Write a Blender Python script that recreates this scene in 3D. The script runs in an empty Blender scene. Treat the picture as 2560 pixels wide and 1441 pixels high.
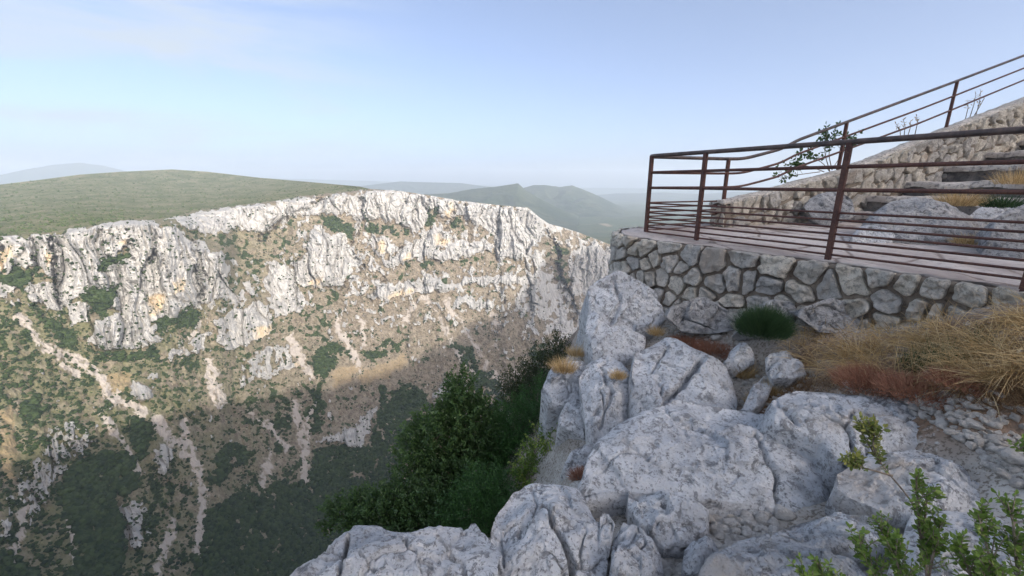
import bpy, math, random
import numpy as np
rng = np.random.default_rng(7)
R = math.radians
scene = bpy.context.scene
COL = scene.collection

# ------------------------------------------------------------------ camera model
FPX, CX, CY, PITCH = 1027.0, 1280.0, 720.5, R(14.3)
cP, sP = math.cos(PITCH), math.sin(PITCH)
cam_d = bpy.data.cameras.new('camera'); cam = bpy.data.objects.new('camera', cam_d); COL.objects.link(cam)
cam_d.sensor_width = 36; cam_d.lens = 36*FPX/2560; cam_d.clip_start = .05; cam_d.clip_end = 60000
cam.location = (0, 0, 0); cam.rotation_euler = (R(90)-PITCH, 0, 0)
scene.camera = cam

def ray(px, py):
    """direction seen at a photo pixel, scaled so that the distance along the view axis is 1"""
    px = np.asarray(px, float); py = np.asarray(py, float)
    u = (px-CX)/FPX; v = (CY-py)/FPX
    return np.stack([u, cP+sP*v, -sP+cP*v], -1)
def at_k(px, py, k):
    return ray(px, py)*np.asarray(k, float)[..., None]
def at_hd(px, py, hd):
    d = ray(px, py); return d*(np.asarray(hd, float)/np.hypot(d[..., 0], d[..., 1]))[..., None]

# ------------------------------------------------------------------ noise
def _h(ix, iy, iz, s):
    with np.errstate(over='ignore'):
        h = ix.astype(np.uint32)*np.uint32(374761393)+iy.astype(np.uint32)*np.uint32(668265263)+iz.astype(np.uint32)*np.uint32(2147483647-1013)+np.uint32(s*7919+13)
        h = (h ^ (h >> np.uint32(13)))*np.uint32(1274126177)
        h = (h ^ (h >> np.uint32(16)))*np.uint32(2246822519)
        return h ^ (h >> np.uint32(15))
def pn(P, seed=0):
    P = np.asarray(P, np.float32); sh = P.shape[:-1]; P = P.reshape(-1, 3)
    i = np.floor(P).astype(np.int64); f = P-i; w = f*f*f*(f*(f*6-15)+10)
    out = np.zeros(len(P), np.float32)
    for dx in (0, 1):
        for dy in (0, 1):
            for dz in (0, 1):
                h = _h(i[:, 0]+dx, i[:, 1]+dy, i[:, 2]+dz, seed)
                g = (((h & 1023).astype(np.float32)/511.5-1)*(f[:, 0]-dx)+(((h >> 10) & 1023).astype(np.float32)/511.5-1)*(f[:, 1]-dy)
                     + (((h >> 20) & 1023).astype(np.float32)/511.5-1)*(f[:, 2]-dz))
                out += g*(w[:, 0] if dx else 1-w[:, 0])*(w[:, 1] if dy else 1-w[:, 1])*(w[:, 2] if dz else 1-w[:, 2])
    return out.reshape(sh)*1.1
def fbm(P, o=4, seed=0, gain=.5):
    P = np.asarray(P, np.float32); a = 1.; t = 0.; s = 0
    for k in range(o):
        s = s+a*pn(P*2.03**k+k*17.3, seed+k); t += a; a *= gain
    return s/t*3.2
def ridged(P, o=4, seed=0):
    P = np.asarray(P, np.float32); a = 1.; t = 0.; s = 0
    for k in range(o):
        s = s+a*(1-np.abs(pn(P*2.03**k+k*11.7, seed+k))*2); t += a; a *= .5
    return s/t
def worley(P, seed=0, jit=.9):
    """F1, F2, a random triple per cell and the offset to the cell's seed"""
    P = np.asarray(P, np.float32); sh = P.shape[:-1]; P = P.reshape(-1, 3); i = np.floor(P).astype(np.int64)
    f1 = np.full(len(P), 9., np.float32); f2 = f1.copy(); cid = np.zeros(len(P), np.uint32); off = np.zeros_like(P)
    for dx in (-1, 0, 1):
        for dy in (-1, 0, 1):
            for dz in (-1, 0, 1):
                h = _h(i[:, 0]+dx, i[:, 1]+dy, i[:, 2]+dz, seed)
                c = np.stack([(h & 1023)/1023., ((h >> 10) & 1023)/1023., ((h >> 20) & 1023)/1023.], -1).astype(np.float32)
                o = P-(i+np.array([dx, dy, dz])+.5+(c-.5)*jit); d = np.sqrt((o*o).sum(-1))
                m = d < f1
                f2 = np.where(m, f1, np.minimum(f2, d)); f1 = np.where(m, d, f1); cid = np.where(m, h, cid); off = np.where(m[:, None], o, off)
    with np.errstate(over='ignore'):
        cid = cid*np.uint32(2654435761); cid ^= cid >> np.uint32(14)
    rnd = np.stack([(cid & 1023)/1023., ((cid >> 10) & 1023)/1023., ((cid >> 20) & 1023)/1023.], -1)
    return f1.reshape(sh), f2.reshape(sh), rnd.reshape(sh+(3,)), off.reshape(sh+(3,))
def sstep(a, b, x):
    t = np.clip((x-a)/(b-a), 0, 1); return t*t*(3-2*t)
def blur(A, n, ax):
    if n < 1: return A
    k = np.ones(2*n+1)/(2*n+1); pad = [(0, 0)]*A.ndim; pad[ax] = (n, n)
    B = np.pad(A, pad, mode='edge')
    return np.apply_along_axis(lambda v: np.convolve(v, k, 'valid'), ax, B)

# ------------------------------------------------------------------ mesh helpers
def link(name, me, mat=None, parent=None):
    o = bpy.data.objects.new(name, me); COL.objects.link(o)
    if mat is not None and me is not None: me.materials.append(mat)
    if parent is not None: o.parent = parent
    return o
def mesh_np(name, V, F, mat=None, parent=None, attrs=None, smooth=True):
    V = np.ascontiguousarray(V, np.float32).reshape(-1, 3); F = np.ascontiguousarray(F, np.int32)
    me = bpy.data.meshes.new(name); n, k = F.shape
    me.vertices.add(len(V)); me.vertices.foreach_set('co', V.ravel())
    me.loops.add(n*k); me.loops.foreach_set('vertex_index', F.ravel())
    me.polygons.add(n); me.polygons.foreach_set('loop_start', np.arange(0, n*k, k, dtype=np.int32))
    me.polygons.foreach_set('use_smooth', np.full(n, smooth, bool))
    for a, vals in (attrs or {}).items():
        vals = np.asarray(vals, np.float32)
        if vals.ndim == 1:
            at = me.attributes.new(a, 'FLOAT', 'POINT'); at.data.foreach_set('value', vals)
        else:
            at = me.attributes.new(a, 'FLOAT_COLOR', 'POINT'); at.data.foreach_set('color', np.c_[vals, np.ones(len(vals))].astype(np.float32).ravel())
    me.update(calc_edges=True); me.validate()
    return link(name, me, mat, parent)
def grid_faces(nr, nc, wrap=False):
    r = np.arange(nr-1)[:, None]; c = np.arange(nc if wrap else nc-1)[None]; c2 = (c+1) % nc
    return np.stack([r*nc+c, r*nc+c2, (r+1)*nc+c2, (r+1)*nc+c], -1).reshape(-1, 4)
def tag(o, label=None, cat=None, group=None, kind=None):
    if label: o['label'] = label
    if cat: o['category'] = cat
    if group: o['group'] = group
    if kind: o['kind'] = kind
    return o
def empty(name, loc, label, cat, group=None):
    o = bpy.data.objects.new(name, None); COL.objects.link(o); o.location = loc; o.empty_display_size = .1
    return tag(o, label, cat, group)
class MB:
    """collects pieces (verts, quads) for one mesh"""
    def __init__(s): s.V = []; s.F = []; s.A = []; s.n = 0
    def add(s, V, F, a=0.):
        V = np.asarray(V, float).reshape(-1, 3); F = np.asarray(F, int)
        if F.shape[1] == 3: F = np.c_[F, F[:, 2]]
        s.V.append(V); s.F.append(F+s.n); s.A.append(np.broadcast_to(np.asarray(a, float), (len(V),))); s.n += len(V)
    def tube(s, P, r, n=8, a=0., cap=True):
        P = np.asarray(P, float); m = len(P); r = np.broadcast_to(np.asarray(r, float), (m,))
        T = np.gradient(P, axis=0); T /= np.linalg.norm(T, axis=1, keepdims=True)+1e-12
        up = np.array([0, 0, 1.]) if abs(T[0, 2]) < .9 else np.array([1., 0, 0])
        A = np.cross(T, up); A /= np.linalg.norm(A, axis=1, keepdims=True)+1e-12; B = np.cross(A, T)
        th = np.linspace(0, 2*np.pi, n, endpoint=False)
        V = P[:, None]+r[:, None, None]*(np.cos(th)[None, :, None]*A[:, None]+np.sin(th)[None, :, None]*B[:, None])
        V = V.reshape(-1, 3); F = grid_faces(m, n, True)
        if cap:
            V = np.vstack([V, P[:1], P[-1:]]); i0, i1 = m*n, m*n+1; q = np.arange(n)
            F = np.vstack([F, np.stack([np.full(n, i0), (q+1) % n, q, q], -1), np.stack([np.full(n, i1), (m-1)*n+q, (m-1)*n+(q+1) % n, (m-1)*n+(q+1) % n], -1)])
        s.add(V, F, a)
    def build(s, name, mat, parent=None, smooth=True):
        V = np.vstack(s.V); F = np.vstack(s.F)
        if (F[:, 2] == F[:, 3]).all():
            return mesh_np(name, V, F[:, :3], mat, parent, {'tone': np.concatenate(s.A)}, smooth)
        tri = F[:, 2] == F[:, 3]
        if tri.any():
            me = bpy.data.meshes.new(name)
            me.from_pydata(V.tolist(), [], [(f[:3] if t else f).tolist() for f, t in zip(F, tri)])
            at = me.attributes.new('tone', 'FLOAT', 'POINT'); at.data.foreach_set('value', np.concatenate(s.A).astype(np.float32))
            me.polygons.foreach_set('use_smooth', np.full(len(me.polygons), smooth, bool)); me.update()
            return link(name, me, mat, parent)
        return mesh_np(name, V, F, mat, parent, {'tone': np.concatenate(s.A)}, smooth)

# ------------------------------------------------------------------ material helper
class NT:
    def __init__(s, name):
        s.m = bpy.data.materials.new(name); s.m.use_nodes = True; s.t = s.m.node_tree; s.t.nodes.clear()
        s.out = s.N('ShaderNodeOutputMaterial'); s.b = s.N('ShaderNodeBsdfPrincipled'); s.L(s.b.outputs[0], s.out.inputs[0])
        s.b.inputs['Specular IOR Level'].default_value = .2; s.b.inputs['Roughness'].default_value = .9
        s.co = s.N('ShaderNodeTexCoord').outputs['Object']
    def N(s, t): return s.t.nodes.new(t)
    def L(s, a, b): s.t.links.new(a, b)
    def put(s, sock, v):
        if hasattr(v, 'type') and hasattr(v, 'node'): s.L(v, sock)
        elif isinstance(v, (tuple, list)): sock.default_value = (tuple(v)+(1,))[:4] if sock.type == 'RGBA' else v
        else: sock.default_value = v
    def attr(s, n, color=False):
        a = s.N('ShaderNodeAttribute'); a.attribute_name = n; return a.outputs['Color'] if color else a.outputs['Fac']
    def sep(s, c):
        n = s.N('ShaderNodeSeparateColor'); s.L(c, n.inputs[0]); return n.outputs
    def math(s, op, a, b=0., clamp=False):
        n = s.N('ShaderNodeMath'); n.operation = op; n.use_clamp = clamp; s.put(n.inputs[0], a); s.put(n.inputs[1], b); return n.outputs[0]
    def scale(s, v):
        n = s.N('ShaderNodeMapping'); s.L(s.co, n.inputs[0]); n.inputs['Scale'].default_value = v; return n.outputs[0]
    def noise(s, sc, det=4, rough=.55, vec=None, dist=0.):
        n = s.N('ShaderNodeTexNoise'); s.L(vec or s.co, n.inputs['Vector']); n.inputs['Scale'].default_value = sc
        n.inputs['Detail'].default_value = det; n.inputs['Roughness'].default_value = rough; n.inputs['Distortion'].default_value = dist; return n.outputs[0]
    def vor(s, sc, feat='F1', out='Distance', vec=None):
        n = s.N('ShaderNodeTexVoronoi'); n.feature = feat; s.L(vec or s.co, n.inputs['Vector']); n.inputs['Scale'].default_value = sc; return n.outputs[out]
    def ss(s, x, a, b, lo=0., hi=1.):
        n = s.N('ShaderNodeMapRange'); n.interpolation_type = 'SMOOTHSTEP'; s.put(n.inputs[0], x)
        for i, v in ((1, a), (2, b), (3, lo), (4, hi)): n.inputs[i].default_value = v
        return n.outputs[0]
    def mix(s, f, a, b, mode='MIX'):
        n = s.N('ShaderNodeMix'); n.data_type = 'RGBA'; n.blend_type = mode; s.put(n.inputs[0], f); s.put(n.inputs[6], a); s.put(n.inputs[7], b); return n.outputs[2]
    def bump(s, h, st=.5, d=.02, prev=None):
        n = s.N('ShaderNodeBump'); n.inputs['Strength'].default_value = st; n.inputs['Distance'].default_value = d; s.L(h, n.inputs['Height'])
        if prev is not None: s.L(prev, n.inputs['Normal'])
        s.L(n.outputs[0], s.b.inputs['Normal']); return n.outputs[0]
    def done(s, col, rough=None):
        s.put(s.b.inputs['Base Color'], col)
        if rough is not None: s.put(s.b.inputs['Roughness'], rough)
        return s.m
# ------------------------------------------------------------------ light, sky, air
SUN_AZ, SUN_EL = R(140), R(25)                 # clockwise from the view axis (+Y)
SUN_V = np.array([math.sin(SUN_AZ)*math.cos(SUN_EL), math.cos(SUN_AZ)*math.cos(SUN_EL), math.sin(SUN_EL)])
w = bpy.data.worlds.new('World'); scene.world = w; w.use_nodes = True
t = w.node_tree; t.nodes.clear()
wo = t.nodes.new('ShaderNodeOutputWorld'); bg = t.nodes.new('ShaderNodeBackground'); sky = t.nodes.new('ShaderNodeTexSky')
sky.sky_type = 'NISHITA'; sky.sun_disc = False; sky.sun_elevation = SUN_EL; sky.sun_rotation = SUN_AZ
sky.altitude = 1000; sky.air_density = .46; sky.dust_density = 8.0; sky.ozone_density = .8
bg.inputs['Strength'].default_value = .15
tc = t.nodes.new('ShaderNodeTexCoord')
mp = t.nodes.new('ShaderNodeMapping'); t.links.new(tc.outputs['Generated'], mp.inputs[0]); mp.inputs['Scale'].default_value = (1.2, 1.2, 7.5); mp.inputs['Rotation'].default_value = (R(4), R(-9), 0)
n1 = t.nodes.new('ShaderNodeTexNoise'); n1.inputs['Scale'].default_value = 1.7; n1.inputs['Detail'].default_value = 7; n1.inputs['Roughness'].default_value = .55; n1.inputs['Distortion'].default_value = .5
t.links.new(mp.outputs[0], n1.inputs['Vector'])
r1 = t.nodes.new('ShaderNodeMapRange'); r1.interpolation_type = 'SMOOTHSTEP'; t.links.new(n1.outputs[0], r1.inputs[0]); r1.inputs[1].default_value = .38; r1.inputs[2].default_value = .64
# thin cirrus lies over the western (left) sky
sx = t.nodes.new('ShaderNodeSeparateXYZ'); t.links.new(tc.outputs['Generated'], sx.inputs[0])
r2 = t.nodes.new('ShaderNodeMapRange'); r2.interpolation_type = 'SMOOTHSTEP'; t.links.new(sx.outputs[0], r2.inputs[0]); r2.inputs[1].default_value = -.12; r2.inputs[2].default_value = -.72; r2.inputs[3].default_value = 0.; r2.inputs[4].default_value = .85; r2.inputs[2].default_value = -.62
mu = t.nodes.new('ShaderNodeMath'); mu.operation = 'MULTIPLY'; t.links.new(r1.outputs[0], mu.inputs[0]); t.links.new(r2.outputs[0], mu.inputs[1])
mx = t.nodes.new('ShaderNodeMix'); mx.data_type = 'RGBA'; ad = t.nodes.new('ShaderNodeMath'); ad.inputs[1].default_value = .15; t.links.new(mu.outputs[0], ad.inputs[0]); t.links.new(ad.outputs[0], mx.inputs[0]); t.links.new(sky.outputs[0], mx.inputs[6]); mx.inputs[7].default_value = (1.85, 2.1, 2.42, 1)
CLOUD_MIX = mx
t.links.new(mx.outputs[2], bg.inputs[0]); t.links.new(bg.outputs[0], wo.inputs[0])
sd = bpy.data.lights.new('sun', 'SUN'); sd.energy = 2.0; sd.angle = R(1.0); sd.color = (1, .95, .87)
so = bpy.data.objects.new('sun', sd); COL.objects.link(so)
from mathutils import Vector
so.rotation_euler = Vector(SUN_V).to_track_quat('Z', 'Y').to_euler()
scene.view_settings.view_transform = 'Standard'; scene.view_settings.look = 'None'; scene.view_settings.exposure = 1.3; scene.view_settings.gamma = 1
cy = scene.cycles; cy.max_bounces = 6; cy.diffuse_bounces = 3; cy.volume_bounces = 3; cy.transparent_max_bounces = 8; cy.use_denoising = True
HAZE = 1.2e-4
hm = bpy.data.materials.new('haze'); hm.use_nodes = True; ht = hm.node_tree; ht.nodes.clear()
ho = ht.nodes.new('ShaderNodeOutputMaterial'); hv = ht.nodes.new('ShaderNodeVolumePrincipled'); ht.links.new(hv.outputs[0], ho.inputs['Volume'])
hv.inputs['Color'].default_value = (.78, .88, 1, 1); hv.inputs['Density'].default_value = HAZE; hv.inputs['Anisotropy'].default_value = .1
bx = np.array([[x, y, z] for z in (-701, 420) for y in (-14000, 14000) for x in (-14000, 14000)], float)
haze = mesh_np('haze', bx, [[0, 2, 3, 1], [4, 5, 7, 6], [0, 1, 5, 4], [2, 6, 7, 3], [0, 4, 6, 2], [1, 3, 7, 5]], hm, smooth=False)
tag(haze, 'thin bluish haze filling the air over the gorge', 'haze', kind='stuff')

# ------------------------------------------------------------------ materials of the far land
def mat_gorge():
    s = NT('gorge_rock_and_scrub'); m = s.sep(s.attr('mask', True)); e = s.sep(s.attr('extra', True))
    nz = s.noise(.05, 6, .65); fine = s.noise(.35, 5, .7); mid = s.noise(.12, 5, .65)
    strk = s.noise(.09, 6, .65, s.scale((1, 1, .16))); bed = s.noise(.14, 4, .6, s.scale((.12, .12, 1)))
    soil = s.mix(s.ss(mid, .4, .62), (.165, .130, .092), (.30, .248, .185))
    soil = s.mix(s.ss(fine, .5, .66), soil, (.36, .31, .24))
    soil = s.mix(s.math('MULTIPLY', e[2], s.ss(nz, .3, .6)), soil, (.15, .155, .07))
    soil = s.mix(s.math('MULTIPLY', e[0], s.ss(fine, .3, .6, .2, .8)), soil, s.mix(fine, (.30, .22, .12), (.42, .32, .19)))
    col = s.mix(m[2], soil, s.mix(fine, (.40, .35, .30), (.56, .50, .44)))
    vg = s.math('ADD', m[1], s.math('MULTIPLY', s.math('SUBTRACT', fine, .5), 1.2))
    veg = s.mix(s.ss(fine, .35, .65), (.024, .042, .016), (.080, .108, .038))
    veg = s.mix(s.ss(e[2], .8, .9), veg, s.mix(s.ss(fine, .35, .65), (.060, .076, .026), (.120, .135, .050)))
    col = s.mix(s.ss(vg, .42, .58), col, veg)
    rock = s.mix(s.ss(strk, .36, .62), (.36, .35, .335), (.53, .51, .475))
    rock = s.mix(s.ss(bed, .56, .70, 0, .3), rock, (.34, .31, .26))
    rock = s.mix(s.ss(fine, .62, .74, 0, .45), rock, (.22, .21, .17))
    rock = s.mix(s.math('MULTIPLY', e[1], s.ss(strk, .25, .55)), rock, (.66, .53, .36))
    rk = s.math('ADD', m[0], s.math('MULTIPLY', s.math('SUBTRACT', fine, .5), .9))
    col = s.mix(s.ss(rk, .40, .60), col, rock)
    s.bump(s.math('ADD', strk, s.math('MULTIPLY', fine, .6)), .7, 5.)
    return s.done(col, .95)
def mat_hill(name, g1, g2, bare, thr=.6):
    s = NT(name); a = s.noise(.004, 6, .6); b = s.noise(.03, 5, .7); c = s.noise(.0016, 4, .5)
    col = s.mix(s.ss(a, .35, .65), g1, g2)
    col = s.mix(s.ss(b, .35, .7), col, s.mix(.5, col, (.02, .035, .015)))
    col = s.mix(s.ss(c, thr, thr+.05), col, bare)
    s.bump(b, .8, 14.)
    return s.done(col, .95)
def mat_scrub(name, d, l):
    s = NT(name); tn = s.attr('tone'); return s.done(s.mix(tn, d, l), .9)

# ------------------------------------------------------------------ opposite wall of the gorge
SKY = [(-420, 470), (-200, 468), (0, 462), (100, 450), (200, 437), (300, 430), (430, 424), (520, 430), (650, 445), (780, 456), (900, 467), (930, 474), (1000, 478),
       (1080, 491), (1150, 503), (1250, 514), (1320, 520), (1347, 543), (1372, 560), (1410, 570), (1450, 583), (1500, 602), (1540, 618), (1620, 655), (1780, 700)]
DEPTH = {   # photo column: (photo row, horizontal metres) from the valley up to the skyline
 -420: [(1900, 330), (1441, 470), (1150, 590), (850, 700), (700, 780), (600, 800), (570, 1050), (468, 2200)],
 0: [(1900, 330), (1441, 480), (1150, 600), (850, 720), (690, 790), (592, 815), (565, 1000), (462, 2400)],
 140: [(1900, 330), (1441, 480), (1150, 600), (870, 725), (720, 790), (580, 815), (550, 1000), (445, 2500)],
 240: [(1900, 330), (1441, 480), (1150, 600), (870, 730), (566, 790), (545, 950), (433, 2600)],
 400: [(1900, 330), (1441, 480), (1150, 610), (850, 750), (780, 775), (562, 815), (545, 1000), (424, 2800)],
 540: [(1900, 330), (1441, 480), (1150, 620), (860, 790), (750, 835), (630, 860), (600, 960), (545, 1060), (526, 1110), (433, 2700)],
 600: [(1900, 330), (1441, 485), (1150, 640), (860, 830), (745, 900), (700, 970), (600, 1060), (517, 1110), (505, 1250), (440, 2600)],
 700: [(1900, 330), (1441, 485), (1150, 650), (860, 870), (760, 950), (660, 1010), (590, 1075), (503, 1110), (495, 1240), (450, 2200)],
 800: [(1900, 330), (1441, 480), (1150, 650), (930, 800), (720, 980), (600, 1040), (550, 1095), (488, 1120), (480, 1250), (458, 1700)],
 930: [(1900, 330), (1441, 480), (1150, 650), (930, 820), (745, 965), (650, 1040), (560, 1105), (480, 1130), (474, 1160)],
 1100: [(1900, 330), (1441, 480), (1150, 660), (930, 840), (725, 985), (690, 1020), (640, 1060), (560, 1125), (495, 1150)],
 1250: [(1900, 340), (1441, 490), (1150, 690), (930, 880), (760, 1000), (715, 1030), (645, 1085), (580, 1140), (514, 1165)],
 1340: [(1900, 350), (1441, 500), (1150, 710), (930, 910), (760, 1050), (715, 1080), (640, 1120), (540, 1165)],
 1400: [(1900, 360), (1441, 510), (1150, 730), (930, 960), (800, 1120), (720, 1280), (600, 1420), (567, 1440)],
 1480: [(1900, 370), (1441, 520), (1150, 760), (930, 1000), (800, 1180), (720, 1330), (610, 1420), (594, 1450)],
 1560: [(1900, 370), (1441, 520), (1150, 760), (930, 1020), (800, 1210), (720, 1370), (640, 1450), (628, 1470)],
 1780: [(1900, 370), (1441, 520), (1150, 760), (930, 1050), (800, 1260), (720, 1420), (700, 1450)]}
PXS = np.r_[np.arange(-1000, -120, 5.5), np.arange(-120, 1780.1, 2.3)]; NR, NB = 640, 10
sky_y = np.interp(PXS, *zip(*SKY))
tt = np.linspace(0, 1, NR)[:, None]; PY = 1900+(sky_y[None]-1900)*tt**.92; PX = np.broadcast_to(PXS, PY.shape)
ks = sorted(DEPTH); cols = np.stack([np.interp(-PY_, [-a for a, _ in DEPTH[k]], [b for _, b in DEPTH[k]]) for k in ks for PY_ in [np.linspace(1900, 420, 741)]])
cidx = np.interp(PX, ks, np.arange(len(ks))); c0 = np.clip(np.floor(cidx).astype(int), 0, len(ks)-2); cf = cidx-c0; cf = cf*cf*(3-2*cf)
ridx = np.clip((1900-PY)/2., 0, 740); r0 = np.clip(np.floor(ridx).astype(int), 0, 739); rf = ridx-r0
def tab(c): return cols[c, r0]*(1-rf)+cols[c, r0+1]*rf
HD = tab(c0)*(1-cf)+tab(c0+1)*cf
HD = blur(blur(HD, 3, 1), 2, 0)
rim_y = np.interp(PX, *zip(*[(-420, 600), (0, 592), (60, 590), (130, 583), (200, 572), (260, 562), (320, 552), (345, 549), (380, 553), (420, 548), (500, 528), (600, 517), (700, 503), (780, 490), (850, 484), (930, 474), (1000, 478), (1080, 491), (1150, 503), (1250, 514), (1320, 520), (1800, 520)]))
plateau = sstep(2, -6, PY-rim_y+5*pn(np.stack([PX/14, PY*0, PX*0], -1), 3))*(PX < 935)

Q = np.stack([PX/46, PY/46, PX*0], -1); WX = PX+17*fbm(Q, 5, 21, .6); WY = PY+13*fbm(Q+9.1, 5, 22, .6)
def inpoly(poly, soft=9.):
    P = np.array(poly, float); out = np.zeros(PX.shape, np.float32)
    sel = (WX > P[:, 0].min()-8) & (WX < P[:, 0].max()+8) & (WY > P[:, 1].min()-8) & (WY < P[:, 1].max()+8)
    x, y = WX[sel], WY[sel]; ins = np.zeros(x.shape, bool); d = np.full(x.shape, 1e9)
    for (x1, y1), (x2, y2) in zip(P, np.roll(P, -1, 0)):
        c = (y1 > y) != (y2 > y); ins ^= c & (x < (x2-x1)*(y-y1)/(y2-y1+1e-9)+x1)
        tq = np.clip(((x-x1)*(x2-x1)+(y-y1)*(y2-y1))/((x2-x1)**2+(y2-y1)**2+1e-9), 0, 1)
        d = np.minimum(d, np.hypot(x-x1-tq*(x2-x1), y-y1-tq*(y2-y1)))
    out[sel] = sstep(-soft, soft, np.where(ins, d, -d)); return out
def streak(pts, wd):
    x0 = min(p[0] for p in pts)-40; x1 = max(p[0] for p in pts)+40; y0 = min(p[1] for p in pts)-40; y1 = max(p[1] for p in pts)+40
    out = np.zeros(PX.shape, np.float32); sel = (PX > x0) & (PX < x1) & (PY > y0) & (PY < y1)
    x = PX[sel]*.45+WX[sel]*.55; y = PY[sel]*.45+WY[sel]*.55; d = np.full(x.shape, 1e9)
    for (xa, ya), (xb, yb) in zip(pts, pts[1:]):
        tq = np.clip(((x-xa)*(xb-xa)+(y-ya)*(yb-ya))/((xb-xa)**2+(yb-ya)**2), 0, 1); d = np.minimum(d, np.hypot(x-xa-tq*(xb-xa), y-ya-tq*(yb-ya)))
    out[sel] = sstep(wd*.5+2.5, wd*.5-2.5, d+6*fbm(np.stack([x/8, y/8, x*0], -1), 4, 5)+5*fbm(np.stack([x/40, y/40, x*0], -1), 2, 6))*sstep(-.75, -.1, fbm(np.stack([x/14, y/14, x*0], -1), 3, 15)); return out
ROCK = [
 (1, [(-1100, 604), (0, 594), (60, 591), (130, 584), (200, 573), (260, 563), (320, 552), (345, 549), (380, 560), (430, 573), (465, 592), (500, 600), (525, 605), (535, 630), (560, 645), (568, 680), (575, 705), (590, 720), (588, 742), (545, 748), (500, 765), (460, 775), (420, 790), (380, 795), (330, 790), (300, 780), (280, 770), (240, 750), (200, 740), (160, 745), (150, 720), (140, 690), (110, 680), (80, 668), (50, 670), (0, 680), (-1100, 700)]),
 (1, [(240, 800), (260, 785), (320, 785), (370, 790), (385, 815), (375, 850), (330, 862), (270, 866), (220, 858), (228, 830)]),
 (.9, [(160, 770), (190, 755), (220, 765), (215, 795), (190, 808), (170, 795)]), (.75, [(75, 720), (110, 700), (150, 705), (190, 740), (170, 770), (130, 775), (95, 760), (70, 740)]),
 (.9, [(-60, 695), (0, 692), (25, 700), (38, 715), (20, 740), (-60, 750)]),
 (.8, [(400, 548), (450, 538), (520, 527), (600, 518), (700, 504), (780, 491), (800, 500), (770, 530), (740, 540), (690, 560), (650, 580), (600, 570), (570, 590), (530, 590), (490, 580), (450, 565)]),
 (1, [(750, 560), (770, 530), (790, 510), (850, 486), (930, 475), (1000, 478), (1080, 492), (1150, 503), (1250, 515), (1320, 520), (1345, 545), (1372, 565), (1365, 590), (1340, 605), (1335, 625), (1310, 640), (1270, 645), (1245, 640), (1250, 610), (1230, 585), (1200, 570), (1170, 550), (1130, 540), (1090, 525), (1070, 560), (1040, 580), (990, 560), (960, 545), (930, 540), (900, 560), (870, 530), (830, 535), (790, 540), (760, 560)]),
 (1, [(688, 648), (694, 625), (701, 615), (708, 632), (713, 648), (700, 652)]), (1, [(770, 600), (790, 570), (800, 565), (830, 590), (850, 585), (870, 600), (900, 640), (905, 655), (870, 680), (860, 710), (830, 720), (790, 720), (755, 720), (735, 690), (735, 660), (760, 630)]),
 (1, [(920, 600), (945, 580), (970, 595), (985, 625), (970, 638), (935, 635), (920, 620)]), (1, [(965, 662), (985, 630), (1010, 610), (1035, 605), (1040, 625), (1035, 650), (1000, 667)]),
 (.9, [(1030, 600), (1060, 590), (1100, 575), (1140, 580), (1130, 605), (1090, 625), (1075, 650), (1060, 655), (1050, 640)]), (1, [(930, 645), (945, 650), (945, 670), (930, 678), (922, 660)]),
 (.8, [(1085, 640), (1110, 610), (1160, 595), (1230, 600), (1240, 625), (1180, 640), (1110, 650)]),
 (.85, [(1240, 600), (1260, 590), (1300, 600), (1340, 600), (1330, 640), (1300, 640), (1280, 650), (1245, 650)]), (.9, [(665, 665), (710, 665), (735, 690), (745, 720), (760, 740), (757, 765), (720, 785), (695, 790), (680, 765), (660, 740), (655, 700)]),
 (.75, [(545, 790), (600, 770), (650, 755), (670, 755), (685, 800), (670, 830), (620, 860), (560, 870), (530, 850)]), (1, [(935, 745), (950, 700), (1000, 703), (1060, 695), (1100, 695), (1140, 700), (1200, 690), (1250, 690), (1318, 690), (1318, 712), (1250, 712), (1150, 712), (1080, 722), (1030, 738), (985, 740)]),
 (.95, [(1130, 765), (1140, 745), (1190, 742), (1240, 737), (1238, 757), (1190, 772)]), (.95, [(1425, 720), (1430, 660), (1450, 612), (1480, 612), (1540, 622), (1600, 660), (1600, 720), (1490, 720), (1460, 728)]),
 (.6, [(1330, 640), (1345, 620), (1365, 660), (1375, 700), (1400, 720), (1440, 760), (1500, 800), (1550, 850), (1400, 850), (1350, 800), (1290, 760), (1300, 720)]),
 (.8, [(795, 1090), (810, 1075), (850, 1060), (890, 1055), (920, 1020), (945, 990), (940, 1030), (915, 1080), (895, 1110), (850, 1095)]), (.6, [(1060, 990), (1090, 960), (1110, 950), (1170, 925), (1180, 970), (1150, 1000), (1110, 1020)]),
 (.9, [(375, 1105), (400, 1095), (425, 1110), (428, 1145), (400, 1163), (380, 1150)]), (.75, [(310, 1240), (340, 1235), (370, 1260), (375, 1310), (350, 1350), (320, 1350), (310, 1290)]),
 (.52, [(130, 1050), (180, 1040), (235, 1080), (205, 1140), (150, 1170), (60, 1230), (20, 1300), (-40, 1350), (40, 1180), (100, 1110)]), (.8, [(325, 945), (350, 940), (378, 965), (370, 990), (335, 985)]), (.8, [(358, 940), (375, 922), (395, 930), (390, 945)]),
 (.6, [(400, 890), (440, 850), (500, 830), (530, 830), (520, 870), (470, 890)]), (.55, [(590, 920), (620, 880), (700, 850), (745, 880), (745, 915), (650, 950), (600, 960)]),
 (.55, [(510, 640), (540, 650), (600, 720), (640, 730), (650, 690), (600, 640), (560, 620)]), (.6, [(560, 740), (640, 720), (655, 750), (600, 765)]), (.55, [(870, 720), (930, 690), (940, 710), (900, 750), (870, 745)]),
 (.5, [(-1100, 730), (-100, 740), (-120, 800), (-1100, 820)]), (.5, [(50, 1170), (130, 1130), (120, 1220), (60, 1300)]), (.5, [(350, 830), (400, 800), (400, 850), (350, 880)])]
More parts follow.
